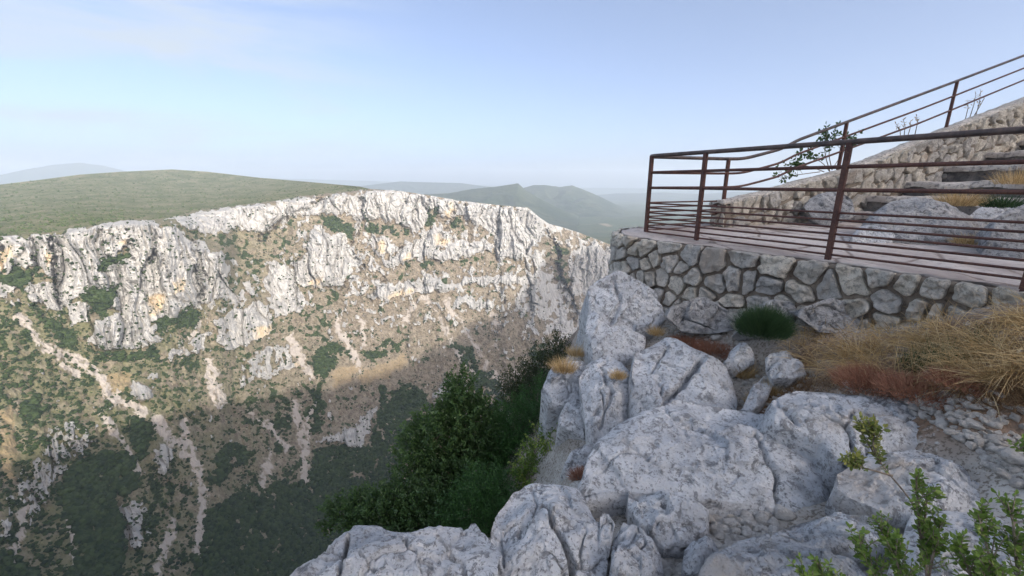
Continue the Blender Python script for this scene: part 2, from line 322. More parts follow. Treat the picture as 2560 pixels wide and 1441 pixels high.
VEG = [
 (1, [(-100, 680), (0, 678), (60, 672), (85, 680), (80, 705), (60, 718), (0, 712), (-100, 715)]), (1, [(195, 725), (240, 715), (312, 708), (300, 740), (260, 780), (230, 775), (200, 750)]), (1, [(250, 660), (290, 625), (325, 620), (335, 650), (300, 650), (265, 680), (250, 675)]),
 (1, [(380, 800), (420, 782), (490, 765), (500, 790), (440, 815), (390, 835)]), (.62, [(505, 590), (600, 585), (700, 570), (760, 570), (740, 620), (700, 660), (660, 660), (640, 700), (590, 720), (570, 670), (560, 640), (540, 620)]),
 (1, [(790, 545), (840, 540), (880, 560), (890, 600), (850, 590), (810, 570)]), (.9, [(920, 550), (990, 560), (1030, 590), (1000, 600), (950, 580), (920, 575)]), (1, [(1075, 520), (1105, 515), (1090, 570), (1070, 580), (1060, 560)]), (1, [(1115, 550), (1160, 540), (1165, 570), (1140, 580), (1115, 575)]),
 (.75, [(960, 690), (1040, 655), (1160, 645), (1240, 645), (1230, 660), (1100, 672), (1000, 690)]), (1, [(780, 840), (830, 850), (870, 870), (900, 880), (850, 900), (810, 955), (780, 920)]), (.95, [(905, 885), (960, 850), (1020, 850), (1000, 870), (930, 900)]),
 (.6, [(-1100, 790), (0, 780), (60, 790), (110, 830), (60, 880), (30, 960), (100, 1000), (100, 1090), (60, 1120), (30, 1060), (-1100, 1000)]), (.9, [(80, 780), (140, 800), (200, 830), (180, 870), (110, 820)]), (.8, [(290, 870), (380, 862), (420, 850), (400, 890), (320, 900), (220, 900), (230, 880)]),
 (1, [(150, 1170), (240, 1120), (330, 1130), (345, 1200), (300, 1240), (310, 1330), (300, 1441), (250, 1650), (150, 1650), (150, 1441), (190, 1350), (140, 1250)]), (1, [(500, 1280), (560, 1230), (620, 1220), (700, 1180), (760, 1180), (840, 1180), (1000, 1180), (1500, 1150), (1500, 1650), (480, 1650), (470, 1400)]),
 (1, [(775, 1110), (930, 1105), (1000, 1000), (950, 960), (1080, 980), (1090, 1040), (1010, 1140), (1000, 1200), (760, 1200)]), (1, [(950, 960), (1020, 955), (1080, 980), (1080, 1050), (1000, 1130), (920, 1100), (945, 1030)]),
 (1, [(330, 1090), (320, 1030), (380, 1050), (370, 1140), (340, 1150)]), (.9, [(540, 1130), (580, 1100), (640, 1110), (560, 1200), (520, 1200)]), (.8, [(1110, 850), (1160, 840), (1230, 920), (1280, 1000), (1330, 1100), (1220, 1080), (1170, 920)]), (1, [(775, 965), (815, 950), (810, 1040), (790, 1090), (770, 1060)]),
 (.7, [(600, 990), (700, 960), (770, 970), (720, 1050), (640, 1060)]), (.8, [(660, 1040), (735, 1030), (740, 1120), (690, 1120)]), (.7, [(620, 1180), (760, 1120), (770, 1200), (640, 1260)]), (.75, [(1310, 860), (1400, 850), (1560, 850), (1560, 1100), (1420, 1100)]),
 (.9, [(-1100, 1250), (-60, 1330), (120, 1441), (100, 1650), (-1100, 1650)]), (.7, [(1350, 610), (1380, 600), (1425, 640), (1420, 720), (1390, 700)]), (.6, [(270, 1030), (330, 1020), (320, 1080), (280, 1070)]), (.8, [(40, 1000), (100, 960), (110, 1030), (60, 1060)]),
 (.7, [(690, 800), (760, 770), (830, 790), (800, 830), (720, 830)]), (.65, [(760, 740), (860, 725), (870, 760), (790, 780)]), (.6, [(420, 880), (520, 880), (560, 900), (500, 930), (430, 920)]), (.7, [(380, 1200), (470, 1170), (480, 1260), (400, 1290), (340, 1420), (320, 1360)])]
SCREE = [([(525, 905), (533, 950), (545, 1000)], 28), ([(725, 840), (755, 900), (778, 935)], 18), ([(50, 790), (95, 850), (170, 890), (240, 930), (280, 985)], 22), ([(270, 980), (310, 1000), (355, 1022)], 26), ([(255, 1030), (300, 1090), (325, 1140), (340, 1170)], 18),
 ([(390, 1040), (420, 1090), (450, 1120), (475, 1125)], 26), ([(460, 1050), (470, 1115), (500, 1180), (505, 1250), (492, 1330), (490, 1360)], 22), ([(740, 1010), (755, 1080), (752, 1140), (765, 1185)], 20), ([(785, 1000), (765, 1080), (758, 1130)], 14), ([(840, 800), (865, 850), (885, 890), (900, 920)], 14),
 ([(1115, 745), (1150, 800), (1200, 880), (1250, 950)], 8), ([(1060, 740), (1100, 800), (1160, 900), (1190, 930)], 8), ([(1190, 860), (1240, 950)], 7), ([(1240, 860), (1290, 930)], 6), ([(630, 1020), (680, 1070), (720, 1110)], 12), ([(500, 800), (470, 850), (450, 890)], 12), ([(150, 905), (190, 930)], 18), ([(120, 880), (60, 810)], 12),
 ([(1230, 780), (1250, 820)], 8), ([(430, 1290), (400, 1380), (360, 1480)], 22), ([(60, 1250), (20, 1400)], 22), ([(170, 1290), (180, 1400)], 14), ([(905, 800), (910, 860)], 8), ([(680, 1130), (650, 1200)], 14), ([(1040, 760), (1010, 800)], 8)]
GOLD = [[(820, 930), (880, 900), (905, 915), (880, 950), (830, 958)], [(900, 930), (1000, 880), (1020, 895), (990, 930), (910, 955)], [(0, 1020), (30, 1010), (40, 1180), (0, 1200)], [(250, 940), (330, 930), (300, 980), (240, 970)]]
ORANGE = [[(293, 605), (318, 600), (316, 618), (300, 620)], [(0, 630), (30, 620), (45, 640), (0, 680)], [(430, 700), (462, 690), (458, 722), (428, 725)], [(370, 740), (410, 735), (405, 775), (375, 782)], [(640, 815), (678, 805), (665, 835), (630, 845)], [(940, 605), (955, 600), (958, 630), (943, 628)], [(1015, 628), (1036, 625), (1032, 648), (1012, 655)],
 [(120, 640), (132, 640), (130, 665), (118, 668)], [(960, 738), (1045, 718), (1050, 728), (985, 742)], [(1090, 600), (1130, 590), (1125, 605), (1090, 615)], [(785, 690), (810, 690), (800, 718), (780, 715)], [(1118, 520), (1130, 515), (1128, 540), (1116, 545)], [(735, 900), (746, 890), (746, 915), (735, 920)]]
rock = np.zeros(PX.shape, np.float32); veg = rock.copy(); scree = rock.copy(); gold = rock.copy(); orng = rock.copy()
for a, p in ROCK: rock = np.maximum(rock, a*inpoly(p))
for a, p in VEG: veg = np.maximum(veg, a*inpoly(p, 12.))
for p, wd in SCREE: scree = np.maximum(scree, streak(p, wd))
for p in GOLD: gold = np.maximum(gold, inpoly(p, 6.))
for p in ORANGE: orng = np.maximum(orng, inpoly(p, 5.))
def n2(sx, sy, o, sd): return fbm(np.stack([PX/sx, PY/sy, PX*0], -1), o, sd)
lit_side = sstep(1150, 250, PX)*.6+.15
mid_z = sstep(480, 560, PX)*sstep(1420, 1340, PX)*sstep(880, 760, PY); base_rock = .25+.09*mid_z+.05*sstep(1280, 1340, PX)+.09*sstep(1000, 650, PY)+.07*sstep(1280, 1360, PX)-.04*sstep(700, 300, PX)-.05*sstep(1150, 1300, PY)
rk = np.maximum(rock, base_rock)*(1-.8*np.clip(veg*1.25-.35, 0, 1))*(1-.8*scree)*(1-gold)
rk = rk+.26*n2(13, 17, 4, 81)+.12*n2(40, 34, 3, 82)-.10*(veg > .3)*(rock < .5)
rock_p = rock; rock = sstep(.40, .58, rk)*(1-plateau)
# positions, then the relief pushed out towards the gorge
B = at_hd(PX, PY, HD); hdir = -B/np.hypot(B[..., 0], B[..., 1])[..., None]; hdir[..., 2] = .12
arc = np.arctan2(B[..., 0], B[..., 1])*1000; Z = B[..., 2]
arcw = arc+10*fbm(np.stack([arc/60, Z/60, HD/200], -1), 3, 31)
f1, f2, rnd, _ = worley(np.stack([arcw/36, Z/150, HD/160], -1), 3)
g1, g2, rnd2, _ = worley(np.stack([arcw/12, Z/60, HD/90], -1), 4)
pill = sstep(.0, .16, f2-f1); pil2 = sstep(0, .22, g2-g1)
big = blur(blur(rock_p*(1-plateau), 5, 0), 5, 1)
rel = rock*(3+5*pil2*(.4+.6*big)+5*(rnd2[..., 0]-.5)+3.5*fbm(np.stack([arcw/5, Z/12, HD*0], -1), 3, 12)+1.4*n2(60, 6, 3, 77))+big*(9+32*(rnd[..., 0]-.4)+10*pill+7*fbm(np.stack([arcw/45, Z/200, HD*0], -1), 4, 8))
CLEFT = [([(75, 598), (82, 640), (86, 668)], 8, 14), ([(128, 590), (138, 640), (140, 690), (152, 765)], 10, 22), ([(318, 560), (325, 600), (330, 650)], 6, 12), ([(380, 560), (388, 610), (384, 655)], 4, 14), ([(400, 600), (410, 650), (416, 690)], 4, 10), ([(487, 605), (495, 650), (505, 690), (500, 755)], 10, 22), ([(250, 575), (252, 620)], 4, 8), ([(440, 590), (455, 650)], 3, 8),
 ([(652, 600), (690, 562), (760, 525), (830, 488)], 9, 14), ([(905, 500), (900, 560), (880, 620), (905, 670)], 5, 14), ([(1072, 495), (1076, 540)], 4, 12), ([(1140, 512), (1112, 575), (1100, 600)], 5, 12), ([(1245, 540), (1240, 645)], 7, 14), ([(965, 660), (1000, 618)], 5, 14), ([(860, 722), (910, 665)], 6, 12), ([(735, 690), (742, 765)], 5, 12), ([(930, 745), (962, 690)], 6, 14), ([(770, 600), (740, 655)], 5, 10), ([(1372, 590), (1385, 660), (1405, 725), (1450, 800)], 26, 40), ([(1325, 690), (1332, 790)], 8, 16), ([(1255, 725), (1262, 790), (1240, 840)], 8, 14), ([(1180, 585), (1172, 610)], 4, 8), ([(580, 760), (560, 700)], 5, 9), ([(1455, 640), (1450, 715)], 4, 12), ([(1490, 640), (1486, 715)], 4, 10), ([(555, 640), (545, 740)], 3, 8)]
for p_, w_, d_ in CLEFT: rel = rel-d_*streak(p_, w_)
gul = ridged(np.stack([arcw/75, Z/220, HD/500], -1), 4, 41)
rel += (1-big)*(1-plateau)*(20*gul+3*fbm(np.stack([arc/12, Z/12, HD/12], -1), 3, 9))
und = .12*fbm(np.stack([B[..., 0]/260, B[..., 1]/260, B[..., 2]*0], -1), 4, 51)
fade = sstep(0, 8, PY-sky_y[None])
TP = B+hdir*(rel*(.35+.65*fade)*(1-plateau))[..., None]; TP[..., 2] += plateau*fade*3.0*und
rows = [TP]
for q, (back, drop) in enumerate([(25, 4), (70, 16), (150, 45), (320, 110), (600, 220)]):
    hb = -hdir.copy(); hb[..., 2] = 0; rows.append((TP[-1]+hb[-1]*back-np.array([0, 0, drop]))[None])
V = np.concatenate(rows, 0); nb = len(rows)-1
def ext(a): return np.concatenate([a, np.repeat(a[-1:], nb, 0)], 0)
left = sstep(950, 250, PX)*.8+.1
speck = fbm(np.stack([PX/30, PY/22, PX*0], -1), 4, 61)
vp = np.maximum(veg*.84, .29+.09*left-.05*sstep(700, 1000, PX))+.36*n2(16, 12, 4, 91)+.16*n2(50, 40, 3, 92)-.05*(veg > .5)
vp = vp-.42*sstep(.15, .6, n2(30, 46, 4, 97))*(veg > .3)
vmask = sstep(.36, .66, vp)*(1-.8*scree)*(1-.6*gold)*(1-.7*rock)
vmask = np.where(plateau > .5, .50+.25*fbm(np.stack([B[..., 0]/70, B[..., 1]/70, B[..., 2]*0], -1), 4, 71), vmask)
grn = np.where(plateau > .5, 1.0, left*.85)
mask = np.stack([rock, vmask, scree], -1); extra = np.stack([gold, orng, grn], -1)
gorge = mesh_np('gorge_terrain', V.reshape(-1, 3), grid_faces(V.shape[0], V.shape[1])[:, ::-1], mat_gorge(), None, {'mask': ext(mask).reshape(-1, 3), 'extra': ext(extra).reshape(-1, 3)}, False)
tag(gorge, 'white limestone cliffs and scrubby slopes of the gorge below a green plateau', 'gorge', kind='structure')

# scrub on the slopes: uncountable small bushes
ico_t = (1+5**.5)/2
ICO = np.array([(-1, ico_t, 0), (1, ico_t, 0), (-1, -ico_t, 0), (1, -ico_t, 0), (0, -1, ico_t), (0, 1, ico_t), (0, -1, -ico_t), (0, 1, -ico_t), (ico_t, 0, -1), (ico_t, 0, 1), (-ico_t, 0, -1), (-ico_t, 0, 1)])/1.902
ICOF = np.array([(0, 11, 5), (0, 5, 1), (0, 1, 7), (0, 7, 10), (0, 10, 11), (1, 5, 9), (5, 11, 4), (11, 10, 2), (10, 7, 6), (7, 1, 8), (3, 9, 4), (3, 4, 2), (3, 2, 6), (3, 6, 8), (3, 8, 9), (4, 9, 5), (2, 4, 11), (6, 2, 10), (8, 6, 7), (9, 8, 1)])
def blobs(name, P, rad, mat, tone, flat=.8):
    n = len(P); J = 1+.45*(rng.random((n, 12, 1))-.5); S = rad[:, None, None]*J*ICO[None]*np.array([1, 1, flat]); V = (P[:, None]+S).reshape(-1, 3)
    F = (ICOF[None]+12*np.arange(n)[:, None, None]).reshape(-1, 3)
    tv = (tone[:, None]*np.ones(12)[None]*(.8+.4*rng.random((n, 12)))).ravel()
    return mesh_np(name, V, F, mat, None, {'tone': tv}, True)
area = HD**2/1e6*(PY[0, 0] > 0)
dens = np.where(plateau > .5, .22, np.clip(.03+1.5*np.clip(vmask-.2, 0, 1)+.5*np.clip(n2(22, 22, 3, 95)-.05, 0, 1)*(1-.5*big), 0, 1.3))*(1-.93*scree)*(1-.8*gold)
dens *= (PX > -420)*(PY > sky_y[None]+1)*(PY < 1560); dens = dens/dens.sum()
N = 105000; pick = rng.choice(dens.size, N, p=dens.ravel()); pp = TP.reshape(-1, 3)[pick]+rng.normal(0, .8, (N, 3))
pv = veg.ravel()[pick]; pl = plateau.ravel()[pick]
rad = (.8+1.7*rng.random(N)**2.5)+2.4*(pv > .7)*rng.random(N)+.5*pl; rad *= .75+.25*HD.ravel()[pick]/900
scrub = blobs('scrub', pp, rad, mat_scrub('scrub_leaves', (.016, .030, .011), (.075, .105, .036)), rng.random(N)*.6+.55*pl)
tag(scrub, 'countless small dark green bushes dotted over the gorge slopes and plateau', 'scrub', kind='stuff')

# ------------------------------------------------------------------ plain and hills beyond
GM = mat_hill('ground_green', (.06, .085, .035), (.09, .10, .05), (.26, .21, .15), .64)
def sheet(name, pts, z, mat, n=40):
    (x0, y0), (x1, y1) = pts; xs = np.linspace(x0, x1, n); ys = np.linspace(y0, y1, n); X, Y = np.meshgrid(xs, ys)
    zz = np.zeros_like(X)+z
    return mesh_np(name, np.stack([X, Y, zz], -1), grid_faces(n, n), mat)
tag(sheet('ground', ((-13900, -13900), (13900, 13900)), -700, GM, 24), 'hazy ground stretching to the horizon', 'ground', kind='structure')
def hill(name, crest, hd, run, zbase, mat, label, rough=1., px_step=4, kindscale=300.):
    px = np.arange(crest[0][0], crest[-1][0]+.1, px_step); py = np.interp(px, *zip(*crest)); c = at_hd(px, py, np.full(px.shape, hd)); nr = 60
    s = np.concatenate([-np.linspace(.8, .05, 10), np.linspace(0, 1, nr)])[:, None]
    hh = hd-run*s; d = c/np.hypot(c[:, 0], c[:, 1])[:, None]
    X = d[None, :, 0]*hh; Y = d[None, :, 1]*hh; prof = np.where(s >= 0, (1-np.clip(s, 0, 1))**1.35, 1-np.abs(s)*.9)
    Zh = zbase+(c[None, :, 2]-zbase)*prof
    amp = (c[None, :, 2]-zbase)*.30*rough*np.clip(np.abs(s)*3, 0, 1)*np.clip((1-s)*2.5, 0, 1)
    Zh = Zh+amp*(ridged(np.stack([X/kindscale, Y/kindscale, X*0], -1), 4, 5)-.55)+ (c[None, :, 2]-zbase)*.012*pn(np.stack([X/40, Y/40, X*0], -1), 9)
    o = mesh_np(name, np.stack([X, Y, Zh], -1), grid_faces(len(s), len(px)), mat)
    return tag(o, label, 'hills', kind='structure')
HMa = mat_hill('hill_scrub', (.030, .045, .022), (.065, .075, .042), (.30, .25, .19), .66); HMb = mat_hill('far_hill', (.035, .05, .03), (.06, .07, .04), (.2, .18, .14), .7)
pl_px = np.arange(1240, 2700, 12); pl_h = np.geomspace(1500, 13000, 60)
PXp, Hp = np.meshgrid(pl_px, pl_h); dp = ray(PXp, np.full(PXp.shape, 458.)); dp /= np.hypot(dp[..., 0], dp[..., 1])[..., None]
Xp, Yp = dp[..., 0]*Hp, dp[..., 1]*Hp; Zp = -322+22*fbm(np.stack([Xp/700, Yp/700, Xp*0], -1), 3, 4)
tag(mesh_np('plain', np.stack([Xp, Yp, Zp], -1), grid_faces(*Xp.shape), GM), 'green plain beyond the end of the cliffs', 'plain', kind='structure')
hill('hills', [(960, 500), (1060, 486), (1120, 484), (1180, 473), (1240, 467), (1280, 461), (1295, 459), (1312, 474), (1345, 495), (1400, 523), (1450, 545)], 3900, 1000, -330, HMa, 'scrub covered hill with a rocky notch just behind the white cliffs')
hill('hills', [(1270, 485), (1310, 470), (1335, 463), (1360, 463), (1400, 468), (1430, 464), (1455, 473), (1500, 492), (1540, 512), (1580, 536), (1640, 560)], 5200, 1300, -330, HMa, 'bluish double topped hill right of the rocky notch')
hill('hills', [(840, 478), (900, 466), (950, 460), (1000, 454), (1060, 456), (1150, 458), (1210, 466), (1300, 474), (1350, 485)], 8000, 1500, -320, HMb, 'long low wooded ridge behind the white cliffs')
hill('hills', [(1420, 500), (1480, 489), (1540, 484), (1600, 484), (1660, 481), (1750, 486), (1850, 479), (1900, 483), (2000, 490), (2200, 486), (2700, 492)], 9000, 1500, -330, HMb, 'pale flat ridge behind the railing', px_step=6, kindscale=500.)
hill('hills', [(-420, 432), (-200, 440), (0, 438), (60, 425), (130, 413), (200, 407), (260, 415), (330, 432), (450, 440), (700, 447), (900, 452), (1200, 463), (1300, 468), (2000, 476), (2700, 480)], 12800, 1500, -500, HMb, 'faint blue mountains on the horizon', px_step=8, kindscale=900.)
# ------------------------------------------------------------------ the mountain the camera stands on; its ridge shades the lower gorge
EDGE = [(-420, 1300), (-200, 1210), (0, 1160), (200, 1120), (350, 1035), (560, 1000), (780, 960), (1000, 915), (1150, 830), (1250, 770), (1330, 700), (1380, 640)]
YR = -140.; EDGE = [(float(x), float(np.interp(x, *zip(*EDGE))+14*fbm(np.array([[x/60, 0, 0]]), 3, 7)[0])) for x in np.linspace(-420, 1380, 90)]
rx, rz = [], []
for ex, ey in EDGE:
    j = int(np.argmin(np.abs(PXS-ex))); i = int(np.argmin(np.abs(PY[:, j]-ey))); b = TP[i, j]
    kk = (YR-b[1])/SUN_V[1]; p = b+SUN_V*kk; rx.append(p[0]); rz.append(p[2])
o_ = np.argsort(rx); rx = np.array(rx)[o_]; rz = np.array(rz)[o_]
rx = np.r_[rx[0]-900, rx, rx[-1]+300, rx[-1]+1800]; rz = np.r_[rz[0]-250, rz, rz[-1]+90, rz[-1]-300]
xs = np.r_[np.linspace(-1100, -60, 60), np.linspace(-55, 55, 40), np.linspace(60, 2300, 110)]
ys = np.r_[np.linspace(-900, -150, 24), np.linspace(-140, -3, 36), np.linspace(0, 40, 24), np.linspace(45, 400, 36)]
X, Y = np.meshgrid(xs, ys); RZ = np.interp(X, rx, rz)
near = sstep(260, 60, np.abs(X))
g = near*(np.maximum(RZ, 0)+5)/138+(1-near)*.85
Zm = np.where(Y < YR, RZ-.30*(YR-Y), RZ-g*(Y-YR))
Zm = np.where(Y > -2, np.minimum(Zm, np.where(near > 0, -5-1.75*(Y+2), Zm)*near+Zm*(1-near)), Zm)
Zm = np.where((np.abs(X) < 60) & (Y > -40), np.minimum(Zm, -4.5-.0*Y+.75*np.maximum(0, -2-Y)), Zm)
Zm = np.maximum(Zm+(7*ridged(np.stack([X/60, Y/60, X*0], -1), 3, 3)-7)*sstep(8, 60, np.hypot(X, Y)), -698)
def mat_slope():
    s = NT('mountain_rock'); a = s.noise(.05, 6, .65); b = s.noise(.4, 5, .65)
    col = s.mix(s.ss(a, .4, .6), (.5, .48, .45), (.28, .23, .16)); col = s.mix(s.ss(b, .5, .62), col, (.04, .055, .025)); s.bump(b, .8, 1.); return s.done(col)
tag(mesh_np('mountain', np.stack([X, Y, Zm], -1), grid_faces(*X.shape), mat_slope()), 'rocky mountainside behind and below the viewpoint', 'mountain', kind='structure')
# ================================================================== viewpoint: materials
def mat_lime(name, lo=(.63, .66, .70), hi=(.86, .875, .89), dark=(.25, .255, .265), tan=.5, tone=False, sc=1., spk=.7, gray=.9):
    s = NT(name); a = s.noise(2.6*sc, 6, .62, dist=.3); h = s.noise(.9*sc, 5, .6, dist=.4); b = s.noise(17*sc, 8, .78, dist=.5); c = s.noise(60*sc, 5, .7); d = s.noise(1.1*sc, 4, .5)
    e = s.noise(5.5*sc, 6, .65, s.scale((1, 1, 2.2)), .6)
    col = s.mix(s.ss(a, .36, .64), lo, hi)
    col = s.mix(s.ss(h, .48, .62, 0, .40*gray), col, (.40, .405, .42))
    col = s.mix(s.ss(e, .52, .66, 0, .5*gray), col, (.39, .395, .41))
    col = s.mix(s.ss(b, .51, .59, 0, .85), col, dark)
    col = s.mix(s.ss(c, .545, .64, 0, spk), col, (.15, .15, .16))
    col = s.mix(s.ss(b, .46, .34, 0, .6), col, (.80, .79, .775))
    col = s.mix(s.ss(d, .58, .70, 0, tan), col, (.62, .53, .43))
    if tone: col = s.mix(1., col, s.mix(s.attr('tone'), (.72, .735, .77), (1.0, .97, .91)), 'MULTIPLY')
    p = s.bump(a, .5, .06); p = s.bump(b, 1., .03, p); s.bump(c, 1., .011, p)
    return s.done(col, .93)
M_LIME = mat_lime('grey_limestone'); M_WALLST = mat_lime('wall_limestone', (.74, .705, .64), (.88, .845, .77), (.44, .42, .385), .7, True, 1.6, .35, .25)
M_PARST = mat_lime('tan_limestone', (.66, .615, .535), (.85, .81, .73), (.46, .42, .36), .9, True, 1.6, .35, .25)
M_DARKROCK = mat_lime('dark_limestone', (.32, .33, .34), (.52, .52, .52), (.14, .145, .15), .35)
M_PALE = mat_lime('pale_loose_stone', (.64, .61, .56), (.84, .81, .76), (.50, .47, .44), .6, False, 3., .15, .2)
def mat_simple(name, c1, c2, sc=8., c3=None, bump=.02, rough=.9, tone=False, thr=.58):
    s = NT(name); a = s.noise(sc, 6, .65); b = s.noise(sc*6, 4, .6); col = s.mix(s.ss(a, .35, .65), c1, c2)
    if c3: col = s.mix(s.ss(b, thr, thr+.12), col, c3)
    if tone: col = s.mix(s.attr('tone'), c1, c2)
    if bump: s.bump(b, .7, bump)
    return s.done(col, rough)
M_MORTAR = mat_simple('dark_mortar', (.19, .155, .125), (.31, .265, .215), 6, (.10, .08, .06)); M_MORTAR2 = mat_simple('pale_mortar', (.20, .17, .14), (.29, .255, .21), 6, (.14, .12, .10), .008); M_COPING = mat_simple('weathered_coping', (.44, .41, .365), (.64, .60, .545), 5, (.26, .245, .22), .02, thr=.5)
M_SOIL = mat_simple('dry_soil', (.22, .165, .115), (.36, .29, .22), 5, (.46, .42, .37), .02)
def mat_floor():
    s = NT('terrace_slab'); a = s.noise(1.6, 6, .65, s.scale((1, .35, 1))); b = s.noise(14, 6, .7); c = s.noise(60, 3)
    col = s.mix(s.ss(a, .36, .62), (.40, .345, .315), (.60, .55, .51)); col = s.mix(s.ss(b, .52, .66, 0, .6), col, (.30, .255, .235)); col = s.mix(s.ss(c, .6, .7, 0, .4), col, (.2, .17, .15))
    v = s.vor(1.5, 'DISTANCE_TO_EDGE', 'Distance', s.scale((1, .8, 0))); j = s.ss(s.math('ADD', v, s.math('MULTIPLY', s.math('SUBTRACT', b, .5), .12)), .0, .035); col = s.mix(j, (.26, .215, .19), col)
    p = s.bump(j, .5, .01); p = s.bump(b, .6, .012, p); s.bump(c, .4, .004, p); return s.done(col, .85)
M_FLOOR = mat_floor()
def mat_rust():
    s = NT('rusty_iron'); a = s.noise(9, 6, .7); b = s.noise(90, 4, .6); col = s.mix(s.ss(a, .35, .65), (.062, .024, .020), (.115, .052, .040)); col = s.mix(s.ss(b, .55, .7, 0, .6), col, (.25, .115, .055))
    s.bump(b, .5, .002); s.b.inputs['Specular IOR Level'].default_value = .45; return s.done(col, .55)
M_RUST = mat_rust()
def mat_worn():
    s = NT('worn_handrail_iron'); a = s.noise(7, 6, .7); b = s.noise(70, 4); col = s.mix(s.ss(a, .35, .65), (.045, .036, .036), (.12, .085, .075)); col = s.mix(s.ss(b, .56, .7, 0, .5), col, (.17, .10, .07)); s.bump(b, .3, .002)
    s.b.inputs['Specular IOR Level'].default_value = .5; return s.done(col, .45)
M_WORN = mat_worn()

# ------------------------------------------------------------------ boulders: outline, distance of top and bottom, bulge, thickness
def resample(P, n):
    P = np.asarray(P, float); Q = np.vstack([P, P[:1]]); L = np.r_[0, np.cumsum(np.hypot(*np.diff(Q, axis=0).T))]
    t = np.linspace(0, L[-1], n, endpoint=False); return np.stack([np.interp(t, L, Q[:, 0]), np.interp(t, L, Q[:, 1])], -1)
BUMPS = []
def boulder(name, label, outline, kt, kb, bulge=.12, thick=.5, mat=None, seed=0, group=None, cat='rock', facet=1., crack=1., nr=None, ns=None, parent=None, ground=True, kx=0., grow=1.09, clefts=()):
    P = np.array(outline, float); P = P.mean(0)+(P-P.mean(0))*grow; sz = np.ptp(P, axis=0).max(); ns = ns or int(np.clip(sz*1.25, 90, 540)); nr = nr or int(np.clip(sz*.28, 20, 130))
    y0, y1 = P[:, 1].min(), P[:, 1].max(); x0, x1 = P[:, 0].min(), P[:, 0].max()
    S = resample(P, ns); S = (np.roll(S, 1, 0)+2*S+np.roll(S, -1, 0))/4; c = S.mean(0)
    th = np.arange(ns)/ns*2*np.pi; rad = S-c; rl = np.hypot(*rad.T)
    wob = 1+.022*fbm(np.stack([np.cos(th)*4, np.sin(th)*3, th*0+seed], -1), 4, seed)
    S = c+rad*wob[:, None]
    def K(q): 
        f = (q[..., 1]-y0)/(y1-y0+1e-6); kk = 1/((1-f)/kt+f/kb); return kk*(1+kx*((q[..., 0]-x0)/(x1-x0)-.5))
    r = np.linspace(.03, 1, nr)**.85; r = r/r[-1]
    q = c+(S-c)[None]*r[:, None, None]; V = at_k(q[..., 0], q[..., 1], K(q))
    tl, tr, bl = (at_k(x, y, K(np.array([x, y]))) for x, y in ((x0, y0), (x1, y0), (x0, y1)))
    n = np.cross(tr-tl, bl-tl); n /= np.linalg.norm(n)
    cen = V.reshape(-1, 3).mean(0)
    if n@cen > 0: n = -n
    size = np.linalg.norm(np.ptp(V.reshape(-1, 3), axis=0))
    rs = np.random.default_rng(seed+100); U = (q-c)/(np.ptp(S, axis=0)*.5+1e-6)
    hp = 1.0+.25*U[..., 0]*rs.normal()+.25*U[..., 1]*rs.normal()
    for _ in range(8):
        a_ = rs.uniform(0, 2*np.pi); g_ = rs.uniform(.5, 2.2); hp = np.minimum(hp, g_*(rs.uniform(.55, 1.0)-(U[..., 0]*np.cos(a_)+U[..., 1]*np.sin(a_)))+rs.uniform(.1, .5))
    dome = bulge*np.clip(hp+.12, -.3, 1.3)*((1-r**7)**.5)[:, None]
    nk = 14; tk = (np.arange(1, nk+1)/nk)
    rim = V[-1]; out = rim-cen; out -= (out@n)[:, None]*n; out /= np.linalg.norm(out, axis=1, keepdims=True)+1e-9
    V = V+n*dome[..., None]
    skirt = rim[None]-n*(thick*tk[:, None, None])-np.array([0, 0, 1.])*thick*.45*tk[:, None, None]+out[None]*(size*.02*np.sin(tk*np.pi)-size*.03*tk**2)[:, None, None]
    V = np.concatenate([V, skirt], 0); rr = np.r_[r, 1+tk]
    dirv = n[None, None]*np.clip(1-rr**6, 0, 1)[:, None, None]+out[None]*np.clip(rr**6, 0, 1)[:, None, None]*.8+n*.2
    for _ in range(12):
        d_ = n*rs.uniform(.3, 1.2)+rs.normal(size=3)*.6; d_ /= np.linalg.norm(d_)
        pr = V[:nr]@d_; h_ = pr.max()-rs.uniform(.03, .10)*np.ptp(pr); V = V-.9*np.clip(V@d_-h_, 0, None)[..., None]*d_
    w3 = V+.25*size*.25*np.stack([fbm(V/size*5+k*9.1+seed, 3, k) for k in range(3)], -1)*.35
    s1 = size*.26; f1, f2, rn, of = worley(w3/s1+seed*3.7, seed)
    tilt = ((rn-.5)*of).sum(-1)*s1*.52+(rn[..., 1]-.5)*s1*.06
    s2 = size*.075; e1, e2, rn2, of2 = worley(w3/s2+seed*1.7+5, seed+9); tilt2 = ((rn2-.5)*of2).sum(-1)*s2*.5
    cr = -crack*(.03+.014*size)*sstep(.05, .0, f2-f1)*sstep(.0, .12, pn(V/size*3+3, seed+3))-.007*sstep(.52, .75, ridged(w3*3.1+seed, 3, seed))-.02*sstep(.25, .5, pn(V*9+seed, seed+21))
    disp = facet*min(1., max(.25, .55/size))*(tilt+tilt2)+cr+.018*size*.5*fbm(V/size*4+seed, 4, seed)+.013*fbm(V*7+seed, 5, seed+5, .6)+.004*pn(V*45, seed)
    for pts, wd, dep in clefts:
        dd = np.full(V.shape[:2], 1e9); qq = np.concatenate([q, np.repeat(q[-1:], nk, 0)], 0); qq = qq+5*np.stack([fbm(V*11+9, 3, 61), fbm(V*11+3, 3, 62)], -1)
        for (xa, ya), (xb, yb) in zip(pts, pts[1:]):
            tq = np.clip(((qq[..., 0]-xa)*(xb-xa)+(qq[..., 1]-ya)*(yb-ya))/((xb-xa)**2+(yb-ya)**2), 0, 1); dd = np.minimum(dd, np.hypot(qq[..., 0]-xa-tq*(xb-xa), qq[..., 1]-ya-tq*(yb-ya)))
